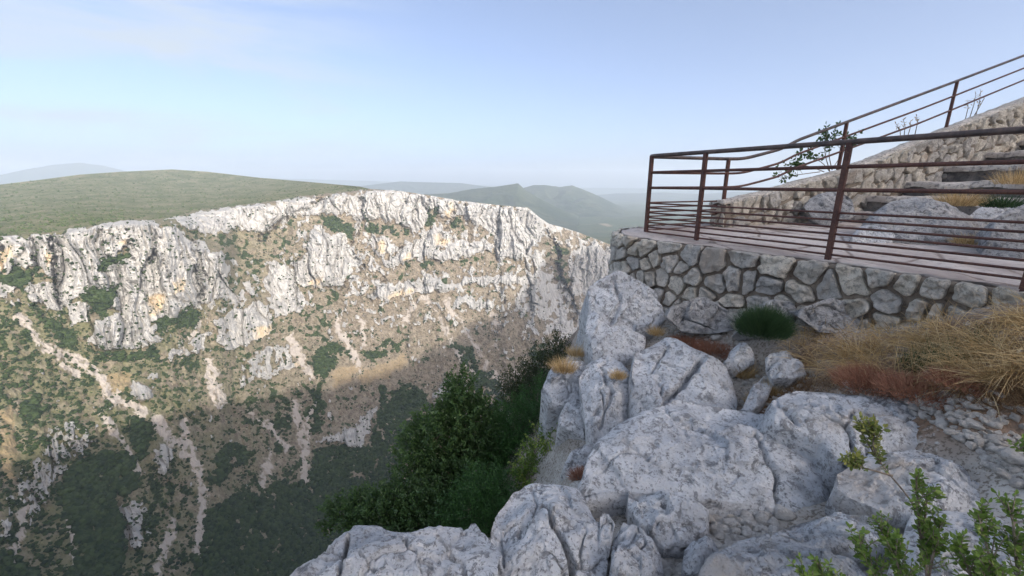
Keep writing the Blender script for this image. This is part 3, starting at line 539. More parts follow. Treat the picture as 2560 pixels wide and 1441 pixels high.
        disp = disp-dep*sstep(wd, wd*.2, dd)
    edge = np.clip((1.02-rr)/.25, 0, 1)*.75+.25; edge = np.where(rr > 1, np.clip((rr-1)*4, .25, 1), edge)
    dw = np.concatenate([disp[:, -2:], disp, disp[:, :2]], 1); dw = blur(blur(dw, 1, 0), 1, 1)[:, 2:-2]; disp = .25*disp+.75*dw
    V = V+dirv*(disp*edge[:, None])[..., None]
    top = V[:1].mean(1, keepdims=True); Vv = np.concatenate([V.reshape(-1, 3), top.reshape(1, 3)], 0)
    F = grid_faces(len(rr), ns, True); o = len(Vv)-1; i = np.arange(ns)
    me = bpy.data.meshes.new(name); me.from_pydata(Vv.tolist(), [], F[:, ::-1].tolist()+np.stack([np.full(ns, o), (i+1) % ns, i], -1)[:, ::-1].tolist())
    me.polygons.foreach_set('use_smooth', np.ones(len(me.polygons), bool)); me.update()
    ob = link(name, me, mat or M_LIME, parent)
    if ground: BUMPS.append((c[0], c[1], float(K(c))*1.04+.05, size))
    if label: tag(ob, label, cat, group)
    return ob
def floor_z(x, y): return -.645+.021*(np.asarray(y, float)-4.9)

boulder('boulder', 'tall pale boulder under the corner of the stone wall', [(1476, 725), (1508, 690), (1545, 682), (1600, 697), (1650, 737), (1656, 795), (1630, 832), (1560, 838), (1500, 826), (1478, 795)], 4.85, 4.5, .10, .9, seed=1, clefts=(([(1530, 690), (1545, 760), (1520, 820)], 6, .05), ([(1590, 740), (1650, 770)], 5, .03)))
boulder('cliff_rock', 'grey cliff face dropping below the corner boulder at the brink', [(1462, 860), (1468, 780), (1478, 770), (1500, 815), (1560, 832), (1612, 838), (1602, 880), (1560, 903), (1500, 915), (1470, 905)], 4.7, 4.1, .14, 1.2, seed=2)
boulder('rock', 'upright grey rock with an orange grass tuft at the brink', [(1360, 965), (1378, 918), (1400, 912), (1432, 905), (1462, 900), (1470, 930), (1445, 985), (1424, 1012), (1375, 1002)], 4.3, 3.95, .10, .8, seed=3)
boulder('rock', 'narrow pale rock wedged below the tufted rock at the brink', [(1400, 1045), (1428, 990), (1450, 982), (1462, 1060), (1482, 1112), (1440, 1085), (1402, 1075)], 4.0, 3.6, .08, .8, seed=4)
boulder('boulder', 'tall white upright slab with a dark brown tuft in its face', [(1452, 960), (1470, 902), (1512, 890), (1562, 905), (1582, 960), (1597, 1010), (1600, 1045), (1540, 1092), (1482, 1118), (1458, 1060)], 4.0, 3.3, .14, .8, seed=5, clefts=(([(1500, 920), (1520, 1000), (1500, 1080)], 6, .04),))
boulder('boulder', 'broad double humped boulder with a diagonal cleft below the wall', [(1588, 930), (1600, 872), (1648, 840), (1692, 850), (1722, 880), (1762, 900), (1805, 930), (1832, 980), (1828, 1025), (1760, 1050), (1680, 1055), (1600, 1030)], 4.0, 3.1, .13, .7, seed=6, clefts=(([(1745, 925), (1700, 975), (1665, 1000), (1655, 1050)], 12, .10), ([(1640, 960), (1660, 1010)], 5, .03)), facet=.7)
boulder('rock', 'small pointed rock beside the green feathery shrub', [(1815, 908), (1838, 862), (1860, 850), (1878, 880), (1890, 908), (1850, 920)], 3.75, 3.55, .06, .4, seed=7)
boulder('rock', 'long narrow rock leaning between straw tufts', [(1856, 1025), (1880, 972), (1910, 942), (1938, 950), (1915, 1000), (1882, 1035)], 3.35, 3.0, .06, .4, seed=8)
boulder('rock', 'white rounded rock at the edge of the straw', [(1918, 945), (1935, 912), (1970, 894), (2006, 905), (2012, 938), (1970, 955)], 3.25, 3.1, .08, .3, seed=9)
boulder('rock', 'flat grey rock tucked behind the white rounded rock', [(1908, 905), (1925, 885), (1965, 882), (1985, 895), (1950, 910), (1920, 915)], 3.45, 3.3, .05, .2, seed=10)
boulder('boulder', 'huge sloping slab in the middle of the foreground', [(1458, 1235), (1500, 1140), (1560, 1075), (1620, 1042), (1700, 1016), (1795, 1030), (1900, 1042), (2000, 1075), (2090, 1130), (2125, 1195), (2080, 1245), (2000, 1262), (1930, 1285), (1800, 1272), (1700, 1235), (1560, 1222)], 2.85, 2.05, .10, .55, seed=11, clefts=(([(1480, 1190), (1560, 1150), (1620, 1160)], 4, .03), ([(1950, 1060), (2010, 1120), (2090, 1190)], 5, .04), ([(1880, 1110), (1905, 1170), (1935, 1215), (1940, 1265)], 7, .05), ([(1700, 1060), (1800, 1110), (1900, 1120)], 5, .025), ([(1560, 1130), (1640, 1180), (1780, 1200)], 5, .02)), facet=.75)
boulder('boulder', 'long smooth white slab rising below the red cushions', [(1900, 1040), (1960, 1000), (2010, 982), (2060, 975), (2180, 986), (2300, 1000), (2380, 1025), (2430, 1075), (2440, 1130), (2380, 1160), (2300, 1165), (2200, 1170), (2120, 1170), (2060, 1110), (1980, 1075)], 2.75, 2.1, .10, .5, seed=12, clefts=(([(1960, 1020), (2060, 1040), (2130, 1090), (2180, 1160)], 5, .04), ([(2250, 1000), (2330, 1060), (2400, 1140)], 5, .035), ([(2090, 1080), (2140, 1050), (2250, 1075), (2400, 1080)], 6, .035), ([(2160, 1000), (2240, 1040)], 5, .025)), facet=.55)
boulder('boulder', 'grey slab with stepped ledges behind the box sprig', [(2110, 1190), (2180, 1150), (2300, 1135), (2400, 1160), (2480, 1215), (2512, 1262), (2480, 1290), (2380, 1290), (2280, 1300), (2180, 1275), (2120, 1240)], 2.2, 1.75, .10, .4, seed=13, clefts=(([(2190, 1190), (2300, 1210), (2420, 1270)], 6, .04), ([(2300, 1150), (2330, 1200)], 5, .03)))
boulder('boulder', 'grey slab along the right edge below the white gravel', [(2440, 1180), (2500, 1160), (2570, 1190), (2660, 1230), (2680, 1330), (2580, 1310), (2520, 1260), (2470, 1230)], 2.0, 1.7, .08, .4, seed=14)
boulder('boulder', 'block with a long dark vertical crack at the brink', [(1238, 1460), (1234, 1380), (1248, 1292), (1290, 1236), (1358, 1203), (1430, 1220), (1488, 1262), (1510, 1322), (1506, 1460)], 2.25, 1.66, .10, .8, seed=15, clefts=(([(1360, 1290), (1385, 1345), (1415, 1390), (1440, 1460)], 9, .09), ([(1250, 1330), (1262, 1420)], 5, .03)), facet=.8, crack=.7)
boulder('boulder', 'jagged topped pale slab at the bottom edge of the brink', [(660, 1480), (738, 1395), (800, 1356), (875, 1324), (935, 1332), (1000, 1346), (1060, 1350), (1110, 1336), (1150, 1340), (1176, 1317), (1200, 1342), (1230, 1382), (1234, 1480)], 2.0, 1.5, .07, .7, seed=16, clefts=(([(760, 1400), (820, 1420), (870, 1400)], 4, .025), ([(960, 1345), (990, 1400), (1080, 1440)], 5, .035), ([(872, 1365), (858, 1405), (850, 1470)], 6, .06), ([(1090, 1380), (1160, 1420), (1180, 1470)], 6, .03)), facet=.8)
boulder('rock', 'small round boulder at the foot of the tall white slab', [(1412, 1165), (1440, 1115), (1476, 1108), (1496, 1142), (1484, 1185), (1432, 1198)], 3.4, 3.2, .12, .5, seed=17)
boulder('rock', 'wedge shaped grey rock beside the cracked block', [(1518, 1470), (1528, 1345), (1552, 1298), (1602, 1330), (1652, 1382), (1668, 1470)], 2.0, 1.6, .08, .4, seed=18, grow=.98)
boulder('rock', 'broken grey rock under the front of the huge slab', [(1566, 1217), (1620, 1206), (1700, 1230), (1772, 1262), (1792, 1312), (1742, 1342), (1702, 1392), (1660, 1372), (1600, 1322), (1570, 1270)], 2.25, 1.8, .08, .4, seed=19, grow=.98)
boulder('rock', 'small grey rock at the lower edge of the stone filled hollow', [(1700, 1445), (1708, 1375), (1740, 1348), (1790, 1372), (1822, 1402), (1790, 1445)], 1.85, 1.6, .06, .3, seed=20, grow=.98)
boulder('boulder', 'grey ridge of rock in front of the hollow', [(1895, 1385), (1925, 1340), (2010, 1288), (2090, 1282), (2170, 1300), (2260, 1355), (2270, 1400), (2160, 1420), (2050, 1390), (1960, 1385)], 1.92, 1.62, .08, .4, seed=21, grow=.98)
boulder('boulder', 'wide pale slab along the bottom edge', [(1700, 1500), (1760, 1432), (1850, 1370), (1930, 1345), (1992, 1342), (2060, 1385), (2140, 1410), (2200, 1440), (2230, 1500)], 1.75, 1.42, .08, .3, seed=22, clefts=(([(1850, 1390), (1950, 1400), (2060, 1450)], 6, .03),))
boulder('boulder', 'pale slab between the two box bushes', [(2200, 1500), (2290, 1300), (2360, 1280), (2470, 1290), (2600, 1300), (2680, 1400), (2640, 1500)], 1.75, 1.35, .06, .3, seed=23)
boulder('rock', 'low rock between the broad boulder and the huge slab', [(1600, 1058), (1650, 1035), (1760, 1030), (1830, 1010), (1850, 1045), (1780, 1070), (1700, 1075), (1630, 1080)], 3.1, 2.85, .06, .4, seed=24)
boulder('rock', 'grey shard standing between the cracked block and the wedge rock', [(1494, 1400), (1500, 1290), (1520, 1268), (1540, 1300), (1530, 1350), (1520, 1420)], 1.95, 1.75, .04, .3, seed=25, grow=.98)
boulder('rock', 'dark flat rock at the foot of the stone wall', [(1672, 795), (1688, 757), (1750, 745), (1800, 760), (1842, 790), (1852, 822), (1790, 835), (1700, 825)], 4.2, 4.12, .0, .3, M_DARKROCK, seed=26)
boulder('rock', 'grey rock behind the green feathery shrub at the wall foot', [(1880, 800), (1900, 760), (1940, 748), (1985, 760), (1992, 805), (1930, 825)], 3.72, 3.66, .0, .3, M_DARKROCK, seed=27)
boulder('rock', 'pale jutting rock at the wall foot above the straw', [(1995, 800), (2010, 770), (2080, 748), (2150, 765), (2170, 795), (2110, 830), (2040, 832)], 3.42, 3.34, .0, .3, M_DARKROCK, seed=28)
# on and beside the terrace
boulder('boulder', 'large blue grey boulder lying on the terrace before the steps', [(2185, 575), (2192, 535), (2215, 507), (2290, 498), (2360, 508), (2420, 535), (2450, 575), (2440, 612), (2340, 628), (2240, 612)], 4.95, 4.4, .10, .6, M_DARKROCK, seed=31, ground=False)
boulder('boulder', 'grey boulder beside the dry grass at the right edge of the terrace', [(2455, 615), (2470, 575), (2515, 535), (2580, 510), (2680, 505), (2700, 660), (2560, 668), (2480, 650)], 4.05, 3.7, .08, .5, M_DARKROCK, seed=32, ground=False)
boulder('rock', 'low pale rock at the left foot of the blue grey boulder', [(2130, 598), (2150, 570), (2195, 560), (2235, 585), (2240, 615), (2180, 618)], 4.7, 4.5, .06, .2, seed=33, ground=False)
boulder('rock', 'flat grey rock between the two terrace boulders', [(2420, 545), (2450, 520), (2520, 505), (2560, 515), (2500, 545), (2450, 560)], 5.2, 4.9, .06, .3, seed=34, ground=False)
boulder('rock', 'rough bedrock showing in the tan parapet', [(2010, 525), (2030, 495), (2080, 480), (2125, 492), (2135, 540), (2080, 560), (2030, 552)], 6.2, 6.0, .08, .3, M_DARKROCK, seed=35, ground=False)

# ------------------------------------------------------------------ ground between the rocks
GC = [(1700, 835, 4.35), (1850, 835, 4.05), (2000, 835, 3.55), (2200, 812, 3.3), (2350, 795, 3.02), (2480, 778, 2.76), (2420, 850, 2.6), (2650, 760, 2.3), (1900, 950, 3.55), (2100, 950, 2.95), (2300, 920, 2.6), (2500, 900, 2.25), (2650, 900, 2.0),
      (2380, 1040, 2.2), (2480, 1080, 2.02), (2620, 1100, 1.8), (2520, 1200, 1.8), (1850, 1070, 3.05), (1700, 1100, 3.3), (1800, 1330, 2.0), (2300, 1350, 1.68), (2300, 1460, 1.5), (1900, 1460, 1.62), (1550, 1440, 1.75), (1230, 1460, 1.75), (1440, 1260, 2.5), (1470, 1150, 3.4), (1690, 890, 4.2), (1600, 850, 4.6)]
gp = [at_k(a, b, c) for a, b, c in GC]+[at_k(a, b, c) for a, b, c, s_ in BUMPS]+[np.array(p) for p in ((-1., -.5, -1.6), (0, -1.5, -1.6), (2, -1, -1.5), (4, -1, -1.5), (5.5, .6, -.8), (6, 3, -.75), (5, 5, -.8), (8, 6, -.8), (3, 5, -.85), (2.4, 5.6, -.9), (10, 5, -.8), (12, 9, -.6), (8, 0, -.8))]
gp = np.array(gp); CN = len(gp)
def _phi(A, Bp): return np.sqrt(((A[:, None, :2]-Bp[None, :, :2])**2).sum(-1)+.02)
AA = np.zeros((CN+3, CN+3)); AA[:CN, :CN] = _phi(gp, gp)-.03*np.eye(CN); AA[:CN, CN] = 1; AA[:CN, CN+1:] = gp[:, :2]; AA[CN:, :CN] = AA[:CN, CN:].T
GW = np.linalg.solve(AA, np.r_[gp[:, 2], 0, 0, 0])
BRINK = np.array([(-2.6, -3), (-1.9, -.6), (-1.35, .7), (-.95, 1.35), (-.55, 1.62), (0, 1.72), (.33, 2.1), (.45, 2.6), (.5, 3.1), (.55, 3.7), (.85, 4.4), (1.2, 5.0), (1.35, 5.6), (1.7, 6.1), (3, 6.8), (6, 8.1), (12, 10.6), (20, 13.9)])
def brink_d(x, y):
    d = np.full(x.shape, 1e9); sg = np.zeros(x.shape)
    for (xa, ya), (xb, yb) in zip(BRINK, BRINK[1:]):
        t = np.clip(((x-xa)*(xb-xa)+(y-ya)*(yb-ya))/((xb-xa)**2+(yb-ya)**2), 0, 1); dx, dy = x-xa-t*(xb-xa), y-ya-t*(yb-ya); q = np.hypot(dx, dy)
        s = (xb-xa)*(y-ya)-(yb-ya)*(x-xa); m = q < d; sg = np.where(m, np.sign(s), sg); d = np.where(m, q, d)
    return d*sg          # positive beyond the brink
def gz(x, y):
    x = np.asarray(x, float); y = np.asarray(y, float); sh = x.shape; A = np.stack([x.ravel(), y.ravel()], -1)
    z = np.clip((_phi(np.c_[A, A[:, :1]*0], gp)@GW[:CN]+GW[CN]+A@GW[CN+1:]), -2.4, -.55).reshape(sh)
    z = z+.03*fbm(np.stack([x*2, y*2, x*0], -1), 4, 3)+.008*fbm(np.stack([x*14, y*14, x*0], -1), 3, 4)
    d = brink_d(x, y); return np.where(d > 0, z-1.45*d-.15*np.minimum(d*4, 1)+.22*np.clip(d, 0, 1)*fbm(np.stack([x*1.3, y*1.3, z], -1), 3, 6), z)
gxs = np.r_[np.linspace(-9, -2, 30), np.linspace(-1.95, 5, 240), np.linspace(5.1, 18, 50)]; gys = np.r_[np.linspace(-4, .5, 30), np.linspace(.53, 6.6, 210), np.linspace(6.7, 16, 50)]
GX, GY = np.meshgrid(gxs, gys); GZ = gz(GX, GY)
SOILP = [at_k(a, b, c)[:2] for a, b, c in ((2050, 880, 3.2), (2200, 870, 2.9), (2350, 850, 2.7), (2500, 850, 2.4), (2300, 960, 2.45), (2450, 960, 2.2), (2150, 950, 2.85), (1740, 860, 4.1), (1950, 1000, 3.1))]
SOIL = np.clip(sum(np.exp(-((GX-a)**2+(GY-b)**2)/.10) for a, b in SOILP), 0, 1)
SOIL = np.where(brink_d(GX, GY) > .3, .55, SOIL)
def mat_ground():
    s = NT('rocky_ground'); a = s.noise(1.5, 6, .65); b = s.noise(12, 6, .7); c = s.noise(50, 4, .6)
    so_ = s.attr('soil'); col = s.mix(so_, s.mix(s.ss(a, .4, .6), (.36, .335, .30), (.52, .50, .46)), s.mix(s.ss(a, .45, .6), (.25, .165, .11), (.40, .32, .25))); col = s.mix(s.ss(b, .54, .66), col, (.50, .48, .45)); col = s.mix(s.ss(c, .50, .62, 0, .75), col, (.12, .095, .07)); p = s.bump(b, .8, .03); s.bump(c, .6, .008, p); return s.done(col, .95)
tag(mesh_np('rocky_ground', np.stack([GX, GY, GZ], -1), grid_faces(*GX.shape), mat_ground(), None, {'soil': SOIL.ravel()}), 'stony soil between the foreground rocks', 'ground', kind='structure')
HX = np.linspace(-3, 6, 451); HY = np.linspace(-1, 8, 451); HXX, HYY = np.meshgrid(HX, HY); HZ = gz(HXX, HYY)
def gzf(x, y):
    a = np.clip((x+3)/.02, 0, 449.99); b = np.clip((y+1)/.02, 0, 449.99); i = a.astype(int); j = b.astype(int); f = a-i; g = b-j
    return (HZ[j, i]*(1-f)+HZ[j, i+1]*f)*(1-g)+(HZ[j+1, i]*(1-f)+HZ[j+1, i+1]*f)*g
def hit(px, py):
    """where the line of sight of photo pixels meets the ground"""
    px = np.atleast_1d(np.asarray(px, float)); py = np.atleast_1d(np.asarray(py, float)); d = ray(px, py); k = np.full(px.shape, 6.); done = np.zeros(px.shape, bool)
    for kk in np.arange(1.1, 6, .02):
        p = d*kk; b = (~done) & (p[:, 2] < gzf(p[:, 0], p[:, 1])); k[b] = kk; done |= b
    return d*k[:, None]

# ------------------------------------------------------------------ masonry
def clip(poly, a, b, c):
    """keep the part of poly where a*x+b*y <= c"""
    out = []
    for p, q in zip(poly, poly[1:]+poly[:1]):
        fp, fq = a*p[0]+b*p[1]-c, a*q[0]+b*q[1]-c
        if fp <= 0: out.append(p)
        if fp*fq < 0: t = fp/(fp-fq); out.append((p[0]+t*(q[0]-p[0]), p[1]+t*(q[1]-p[1])))
    return out
def masonry(mb, P3, s1, h1, w_, h_, gap, depth, seed, s0=0., top_gap=0.):
    rr = random.Random(seed); seeds = []; h = 0.; row = 0
    while h < h1+h_:
        hh = h_*rr.uniform(.75, 1.3); s = s0-rr.random()*w_
        while s < s1+w_:
            ww = w_*rr.choice((rr.uniform(.4, .75), rr.uniform(.8, 1.55))); seeds.append((s+ww/2+rr.uniform(-.2, .2)*w_, h+hh/2+rr.uniform(-.42, .42)*hh)); s += ww
        h += hh; row += 1
    for i, (sx, sy) in enumerate(seeds):
        if not (s0-.1 < sx < s1+.1 and sy < h1+.1): continue
        poly = [(s0, top_gap), (s1, top_gap), (s1, h1), (s0, h1)]
        for j, (tx, ty) in enumerate(seeds):
            dx, dy = tx-sx, ty-sy; L = math.hypot(dx, dy)
            if j != i and L < 3*w_ and poly:
                g = gap*rr.uniform(.7, 1.5); poly = clip(poly, dx/L, dy/L, (dx*(sx+tx)+dy*(sy+ty))/2/L-g/2)
        if len(poly) < 3: continue
        Pp = np.array(poly); ar = .5*abs(np.dot(Pp[:, 0], np.roll(Pp[:, 1], 1))-np.dot(Pp[:, 1], np.roll(Pp[:, 0], 1)))
        if ar < .0018: continue
        Q = Pp
        Q = np.stack([Q*.88+np.roll(Q, -1, 0)*.12, Q*.12+np.roll(Q, -1, 0)*.88], 1).reshape(-1, 2)
        n = 40; Q = resample(Q, n); c = Q.mean(0); prof = [(1.0, -.03), (.995, .55), (.975, .84), (.92, .95), (.74, .99), (.45, 1.0), (.2, 1.0)]
        dp = depth*rr.uniform(.7, 1.3); sd_ = rr.randint(0, 99); tx_, ty_ = rr.uniform(-.35, .35), rr.uniform(-.35, .35)
        rings = []
        for f, dd in prof:
            q = c+(Q-c)*f; th = np.arange(n); q = q+(Q-c)*(.13*fbm(np.stack([q[:, 0]*12, q[:, 1]*9, q[:, 0]*0+sd_], -1), 2, sd_))[:, None]*f
            X3, N3 = P3(q[:, 0], q[:, 1]); e = dd*dp+((q[:, 0]-c[0])*tx_+(q[:, 1]-c[1])*ty_)*(dd > .5)*.5
            e = e+dp*.5*fbm(np.stack([q[:, 0]*11, q[:, 1]*11, q[:, 0]*0+sd_], -1), 3, sd_)*(dd > .3)
            rings.append(X3+N3*e[:, None])
        V = np.vstack(rings+[rings[-1].mean(0)[None]]); m = len(prof); F = grid_faces(m, n, True); k_ = np.arange(n)
        F = np.vstack([F, np.stack([(m-1)*n+k_, (m-1)*n+(k_+1) % n, np.full(n, m*n), np.full(n, m*n)], -1)])
        mb.add(V, F, rr.random())
def path_fn(path):
    path = np.asarray(path, float); L = np.r_[0, np.cumsum(np.hypot(*np.diff(path, axis=0).T))]
    def f(s):
        s = np.asarray(s, float); x = np.interp(s, L, path[:, 0]); y = np.interp(s, L, path[:, 1]); e = .06
        tx = np.interp(s+e, L, path[:, 0])-np.interp(s-e, L, path[:, 0]); ty = np.interp(s+e, L, path[:, 1])-np.interp(s-e, L, path[:, 1]); l = np.hypot(tx, ty)+1e-9
        return x, y, ty/l, -tx/l            # the normal lies right of the direction of travel
    return f, L[-1]
def smooth_path(P, n=3):
    P = np.asarray(P, float)
    for _ in range(n): P = np.vstack([P[:1], np.stack([P[:-1]*.75+P[1:]*.25, P[:-1]*.25+P[1:]*.75], 1).reshape(-1, P.shape[1]), P[-1:]])
    return P
RAILD = np.array([.505, -.863]); P1 = np.array([2.14, 4.76]); PARD = np.array([.921, .39]); PARN = np.array([.39, -.921]); P4 = np.array([3.07, 6.09])
FRONT = smooth_path([(3.1, 6.42), (2.2, 6.1), (1.62, 5.82), (1.40, 5.5), (1.36, 5.15), (1.66, 4.70), (1.97, 4.33), (2.70, 3.53), (3.05, 3.03), (3.33, 2.57), (3.80, 1.8), (4.4, .6)], 2)
fw, FL = path_fn(FRONT)                     # travels left end -> right; outside (towards the camera) is on its right-hand side
def wall3(s, h):
    x, y, nx, ny = fw(s); b = .07*h; z = floor_z(x, y)-h; z = z+.0*s
    return np.stack([x+nx*b, y+ny*b, z], -1), np.stack([nx, ny, nx*0+.0], -1)
wall = empty('retaining_wall', (2.0, 4.4, -1.6), 'rough grey stone retaining wall carrying the terrace', 'wall'); wall.location = (0, 0, 0)
mb = MB(); masonry(mb, wall3, FL, 1.45, .205, .155, .026, .055, 5, 0., -.015); mb.build('stonework', M_WALLST, wall)
ss_, hh_ = np.meshgrid(np.linspace(0, FL, 420), np.linspace(0, 1.6, 70)); X3, N3 = wall3(ss_, hh_)
X3 = X3+N3*(.012*fbm(X3*9, 4, 2)+.012*fbm(X3*3, 2, 5))[..., None]; 
X3 = np.concatenate([(X3[:1]-N3[:1]*.35+[0, 0, -.02]), X3[:1]-N3[:1]*.03, X3], 0)
mesh_np('mortar', X3, grid_faces(*X3.shape[:2]), M_MORTAR, wall)
# terrace floor
nF = 300; sF = np.linspace(0, FL, nF); fx, fy, fnx, fny = fw(sF); tb = np.interp(sF, [0, 1.2, 2.2, FL], [-.15, -.1, .6, 9.]); bxy = P4[None]+PARD[None]*tb[:, None]-PARN[None]*.05
u_ = np.r_[0, np.linspace(.004, 1, 70)][:, None, None]; FXY = np.stack([fx-fnx*.03, fy-fny*.03], -1)[None]*(1-u_)+bxy[None]*u_
FZ = floor_z(FXY[..., 0], FXY[..., 1])+.012; FZ = FZ+.010*fbm(np.stack([FXY[..., 0]*5, FXY[..., 1]*5, FZ*0], -1), 4, 7); FZ[0] -= .045
FXY[0] += np.stack([fnx, fny], -1)*(-.09+.07*fbm(np.stack([sF*5, sF*0, sF*0], -1), 4, 3))[:, None]
tag(mesh_np('terrace', np.concatenate([FXY, FZ[..., None]], -1), grid_faces(71, nF), M_FLOOR), 'pinkish stone floor of the lookout terrace', 'terrace', kind='structure')

# parapet that climbs beside the steps
TOPT = [(-.4, -.26), (0, -.24), (.6, -.15), (1.52, .02), (2.53, .20), (4, .59), (5.56, 1.01), (8.3, 1.72), (12, 2.75)]
def ptop(t): return np.interp(t, *zip(*TOPT))
PIN, POUT = .14, -.10
def par3(s, h):
    p = P4[None]+PARD[None]*np.asarray(s).reshape(-1, 1)+PARN[None]*PIN; return np.concatenate([p, (ptop(s)-h).reshape(-1, 1)], 1), np.broadcast_to(np.array([PARN[0], PARN[1], .05]), (len(p), 3))
par = empty('parapet', (0, 0, 0), 'tan stone parapet wall climbing beside the steps', 'wall')
mb = MB(); masonry(mb, par3, 11.5, 1.25, .33, .24, .048, .050, 11, -.06, .03); mb.build('stonework', M_PARST, par)
ts = np.linspace(-.1, 11.6, 400)
def loft(prof, z_of, ts, amp, seed):
    V = np.stack([np.concatenate([P4[None]+PARD[None]*ts[:, None]+PARN[None]*o, (z_of(ts)+dz)[:, None]], 1) for o, dz in prof], 0)
    V = V+amp*np.stack([fbm(V*6+k*7, 4, seed+k) for k in range(3)], -1); return V
Vp = loft([(PIN, -1.9), (PIN, -1.2), (PIN, -.6), (PIN, -.3), (PIN, -.08), (PIN-.01, -.06), (POUT, -.06), (POUT, -.6), (POUT, -2.8), (POUT, -4)], ptop, ts, .010, 3)
mesh_np('mortar', Vp, grid_faces(*Vp.shape[:2])[:, ::-1], M_MORTAR2, par)
def end3(s_, h):
    p = P4[None]-PARD[None]*.10+PARN[None]*(PIN-np.asarray(s_).reshape(-1, 1)); return np.concatenate([p, (ptop(-.1)-np.asarray(h)).reshape(-1, 1)], 1), np.broadcast_to(np.array([-PARD[0], -PARD[1], 0.]), (len(p), 3))
mb = MB(); masonry(mb, end3, PIN-POUT, 1.0, .26, .2, .03, .03, 17, 0, .06); mb.build('stonework', M_PARST, par)
es, eh = np.meshgrid(np.linspace(0, PIN-POUT, 12), np.linspace(.03, 3.5, 60)); E3, _ = end3(es.ravel(), eh.ravel()); mesh_np('mortar', E3, grid_faces(60, 12), M_MORTAR2, par)
Vc = loft([(PIN-.01, -.05), (PIN+.005, -.03), (PIN-.005, -.012), (PIN-.04, .005), (.02, .02), (POUT+.02, .0), (POUT-.02, -.03), (POUT-.015, -.07)], ptop, np.linspace(-.13, 11.6, 500), .014, 13)
Vc = np.concatenate([np.broadcast_to(Vc[:, :1].mean(0), (len(Vc), 1, 3)), Vc], 1)
mesh_np('coping', Vc, grid_faces(*Vc.shape[:2])[:, ::-1], M_COPING, par)
# steps
stairs = empty('stone_steps', (0, 0, 0), 'flight of worn stone steps climbing along the parapet', 'steps')
def mat_step():
    s = NT('worn_step_stone'); a = s.noise(2.5, 6, .65); b = s.noise(16, 6, .7); g = s.N('ShaderNodeNewGeometry'); z = s.N('ShaderNodeSeparateXYZ'); s.L(s.co, z.inputs[0])
    col = s.mix(s.ss(a, .38, .6), (.44, .39, .35), (.60, .56, .51)); col = s.mix(s.ss(b, .48, .62, 0, .8), col, (.17, .16, .155)); p = s.bump(a, .5, .05); s.bump(b, .7, .015, p); return s.done(col)
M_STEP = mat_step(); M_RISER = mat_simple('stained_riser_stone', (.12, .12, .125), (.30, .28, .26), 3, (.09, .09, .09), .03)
SW = 5.2; STEPS = [(2.35, -.46), (3.13, -.22), (4.23, .02), (5.47, .30), (6.85, .585), (8.2, .87), (9.6, 1.16)]
for i, (t0, z0) in enumerate(STEPS):
    t1 = STEPS[i+1][0] if i+1 < len(STEPS) else t0+1.6; zb = STEPS[i-1][1] if i else -.7
    w_ = np.linspace(PIN-.05, SW, 150)
    def rowp(dt, z): return np.stack([P4[0]+PARD[0]*(t0+dt)+PARN[0]*w_, P4[1]+PARD[1]*(t0+dt)+PARN[1]*w_, w_*0+z], -1)
    wav = .07*fbm(np.stack([w_*1.2, w_*0+i*5, w_*0], -1), 3, 7)
    prof = [(-.03, z0-.10), (-.035, z0-.05), (-.02, z0-.012), (.03, z0), (.2, z0+.01), (.5, z0+.005), (t1-t0+.12, z0)]
    V = np.stack([rowp(0, z)+PARD_ for (dt, z) in prof for PARD_ in [np.stack([PARD[0]*(dt+wav), PARD[1]*(dt+wav), w_*0+.03*fbm(np.stack([w_*2, w_*0+i*3, w_*0+dt], -1), 3, 8)], -1)]], 0)
    V = V+.012*np.stack([fbm(V*8+k*5, 4, k) for k in range(3)], -1)
    sp = mesh_np('step', V, grid_faces(*V.shape[:2])[:, ::-1], M_STEP, stairs)
    V2 = np.stack([rowp(0, z)+np.stack([PARD[0]*(d_+wav), PARD[1]*(d_+wav), w_*0], -1) for d_, z in ((.03, z0-.03), (.03, z0-.1), (.05, z0-.16), (.05, zb-.06))], 0); V2 = V2+.02*np.stack([fbm(V2*7+k*5, 4, k+3) for k in range(3)], -1)
    mesh_np('riser', V2, grid_faces(*V2.shape[:2])[:, ::-1], M_RISER, sp)

# ------------------------------------------------------------------ railing: one welded piece
rail = empty('metal_railing', (0, 0, 0), 'rusty iron railing round the terrace and up beside the steps', 'railing')
def fr(t, z): return np.array([P1[0]+RAILD[0]*t, P1[1]+RAILD[1]*t, z])
def bk(t, z): return np.array([P4[0]+PARD[0]*t, P4[1]+PARD[1]*t, z])
KX = P1+RAILD*-.90
def bend(z, r=.27, n=14):
    a = KX-RAILD*-r*1.0; dirb = (P4-KX)/np.linalg.norm(P4-KX); b = KX+dirb*r
    q = np.linspace(0, 1, n)[:, None]; p = (1-q)**2*a+2*q*(1-q)*KX+q*q*b; return np.c_[p, np.full(n, z)]
UP = [(0, .325), (.3, .335), (.63, .40), (1.12, .505), (1.37, .62), (2.53, .951), (5.56, 1.819), (11, 3.40)]
tu = np.r_[np.linspace(.05, 1.6, 24), np.linspace(1.8, 11, 24)]
zu = np.interp(tu, *zip(*UP)); zu = np.r_[np.convolve(np.pad(zu[:24], 2, mode='edge'), np.ones(5)/5, 'valid'), zu[24:]]; zu[22:24] = np.interp(tu[22:24], *zip(*UP))
def long_rail(name, z, drop2, r, mat):
    lift = zu-.325; f = np.clip(lift/1.2, 0, 1)
    pts = [fr(t, z) for t in np.linspace(3.7, -.62, 30)]+list(bend(z))+[np.r_[KX+(P4-KX)*q, z] for q in (.3, .5, .7, .9)]+[bk(t, z+l-drop2*ff) for t, l, ff in zip(tu, lift, f)]
    m = MB(); m.tube(np.array(pts), r, 10); m.build(name, mat, rail)
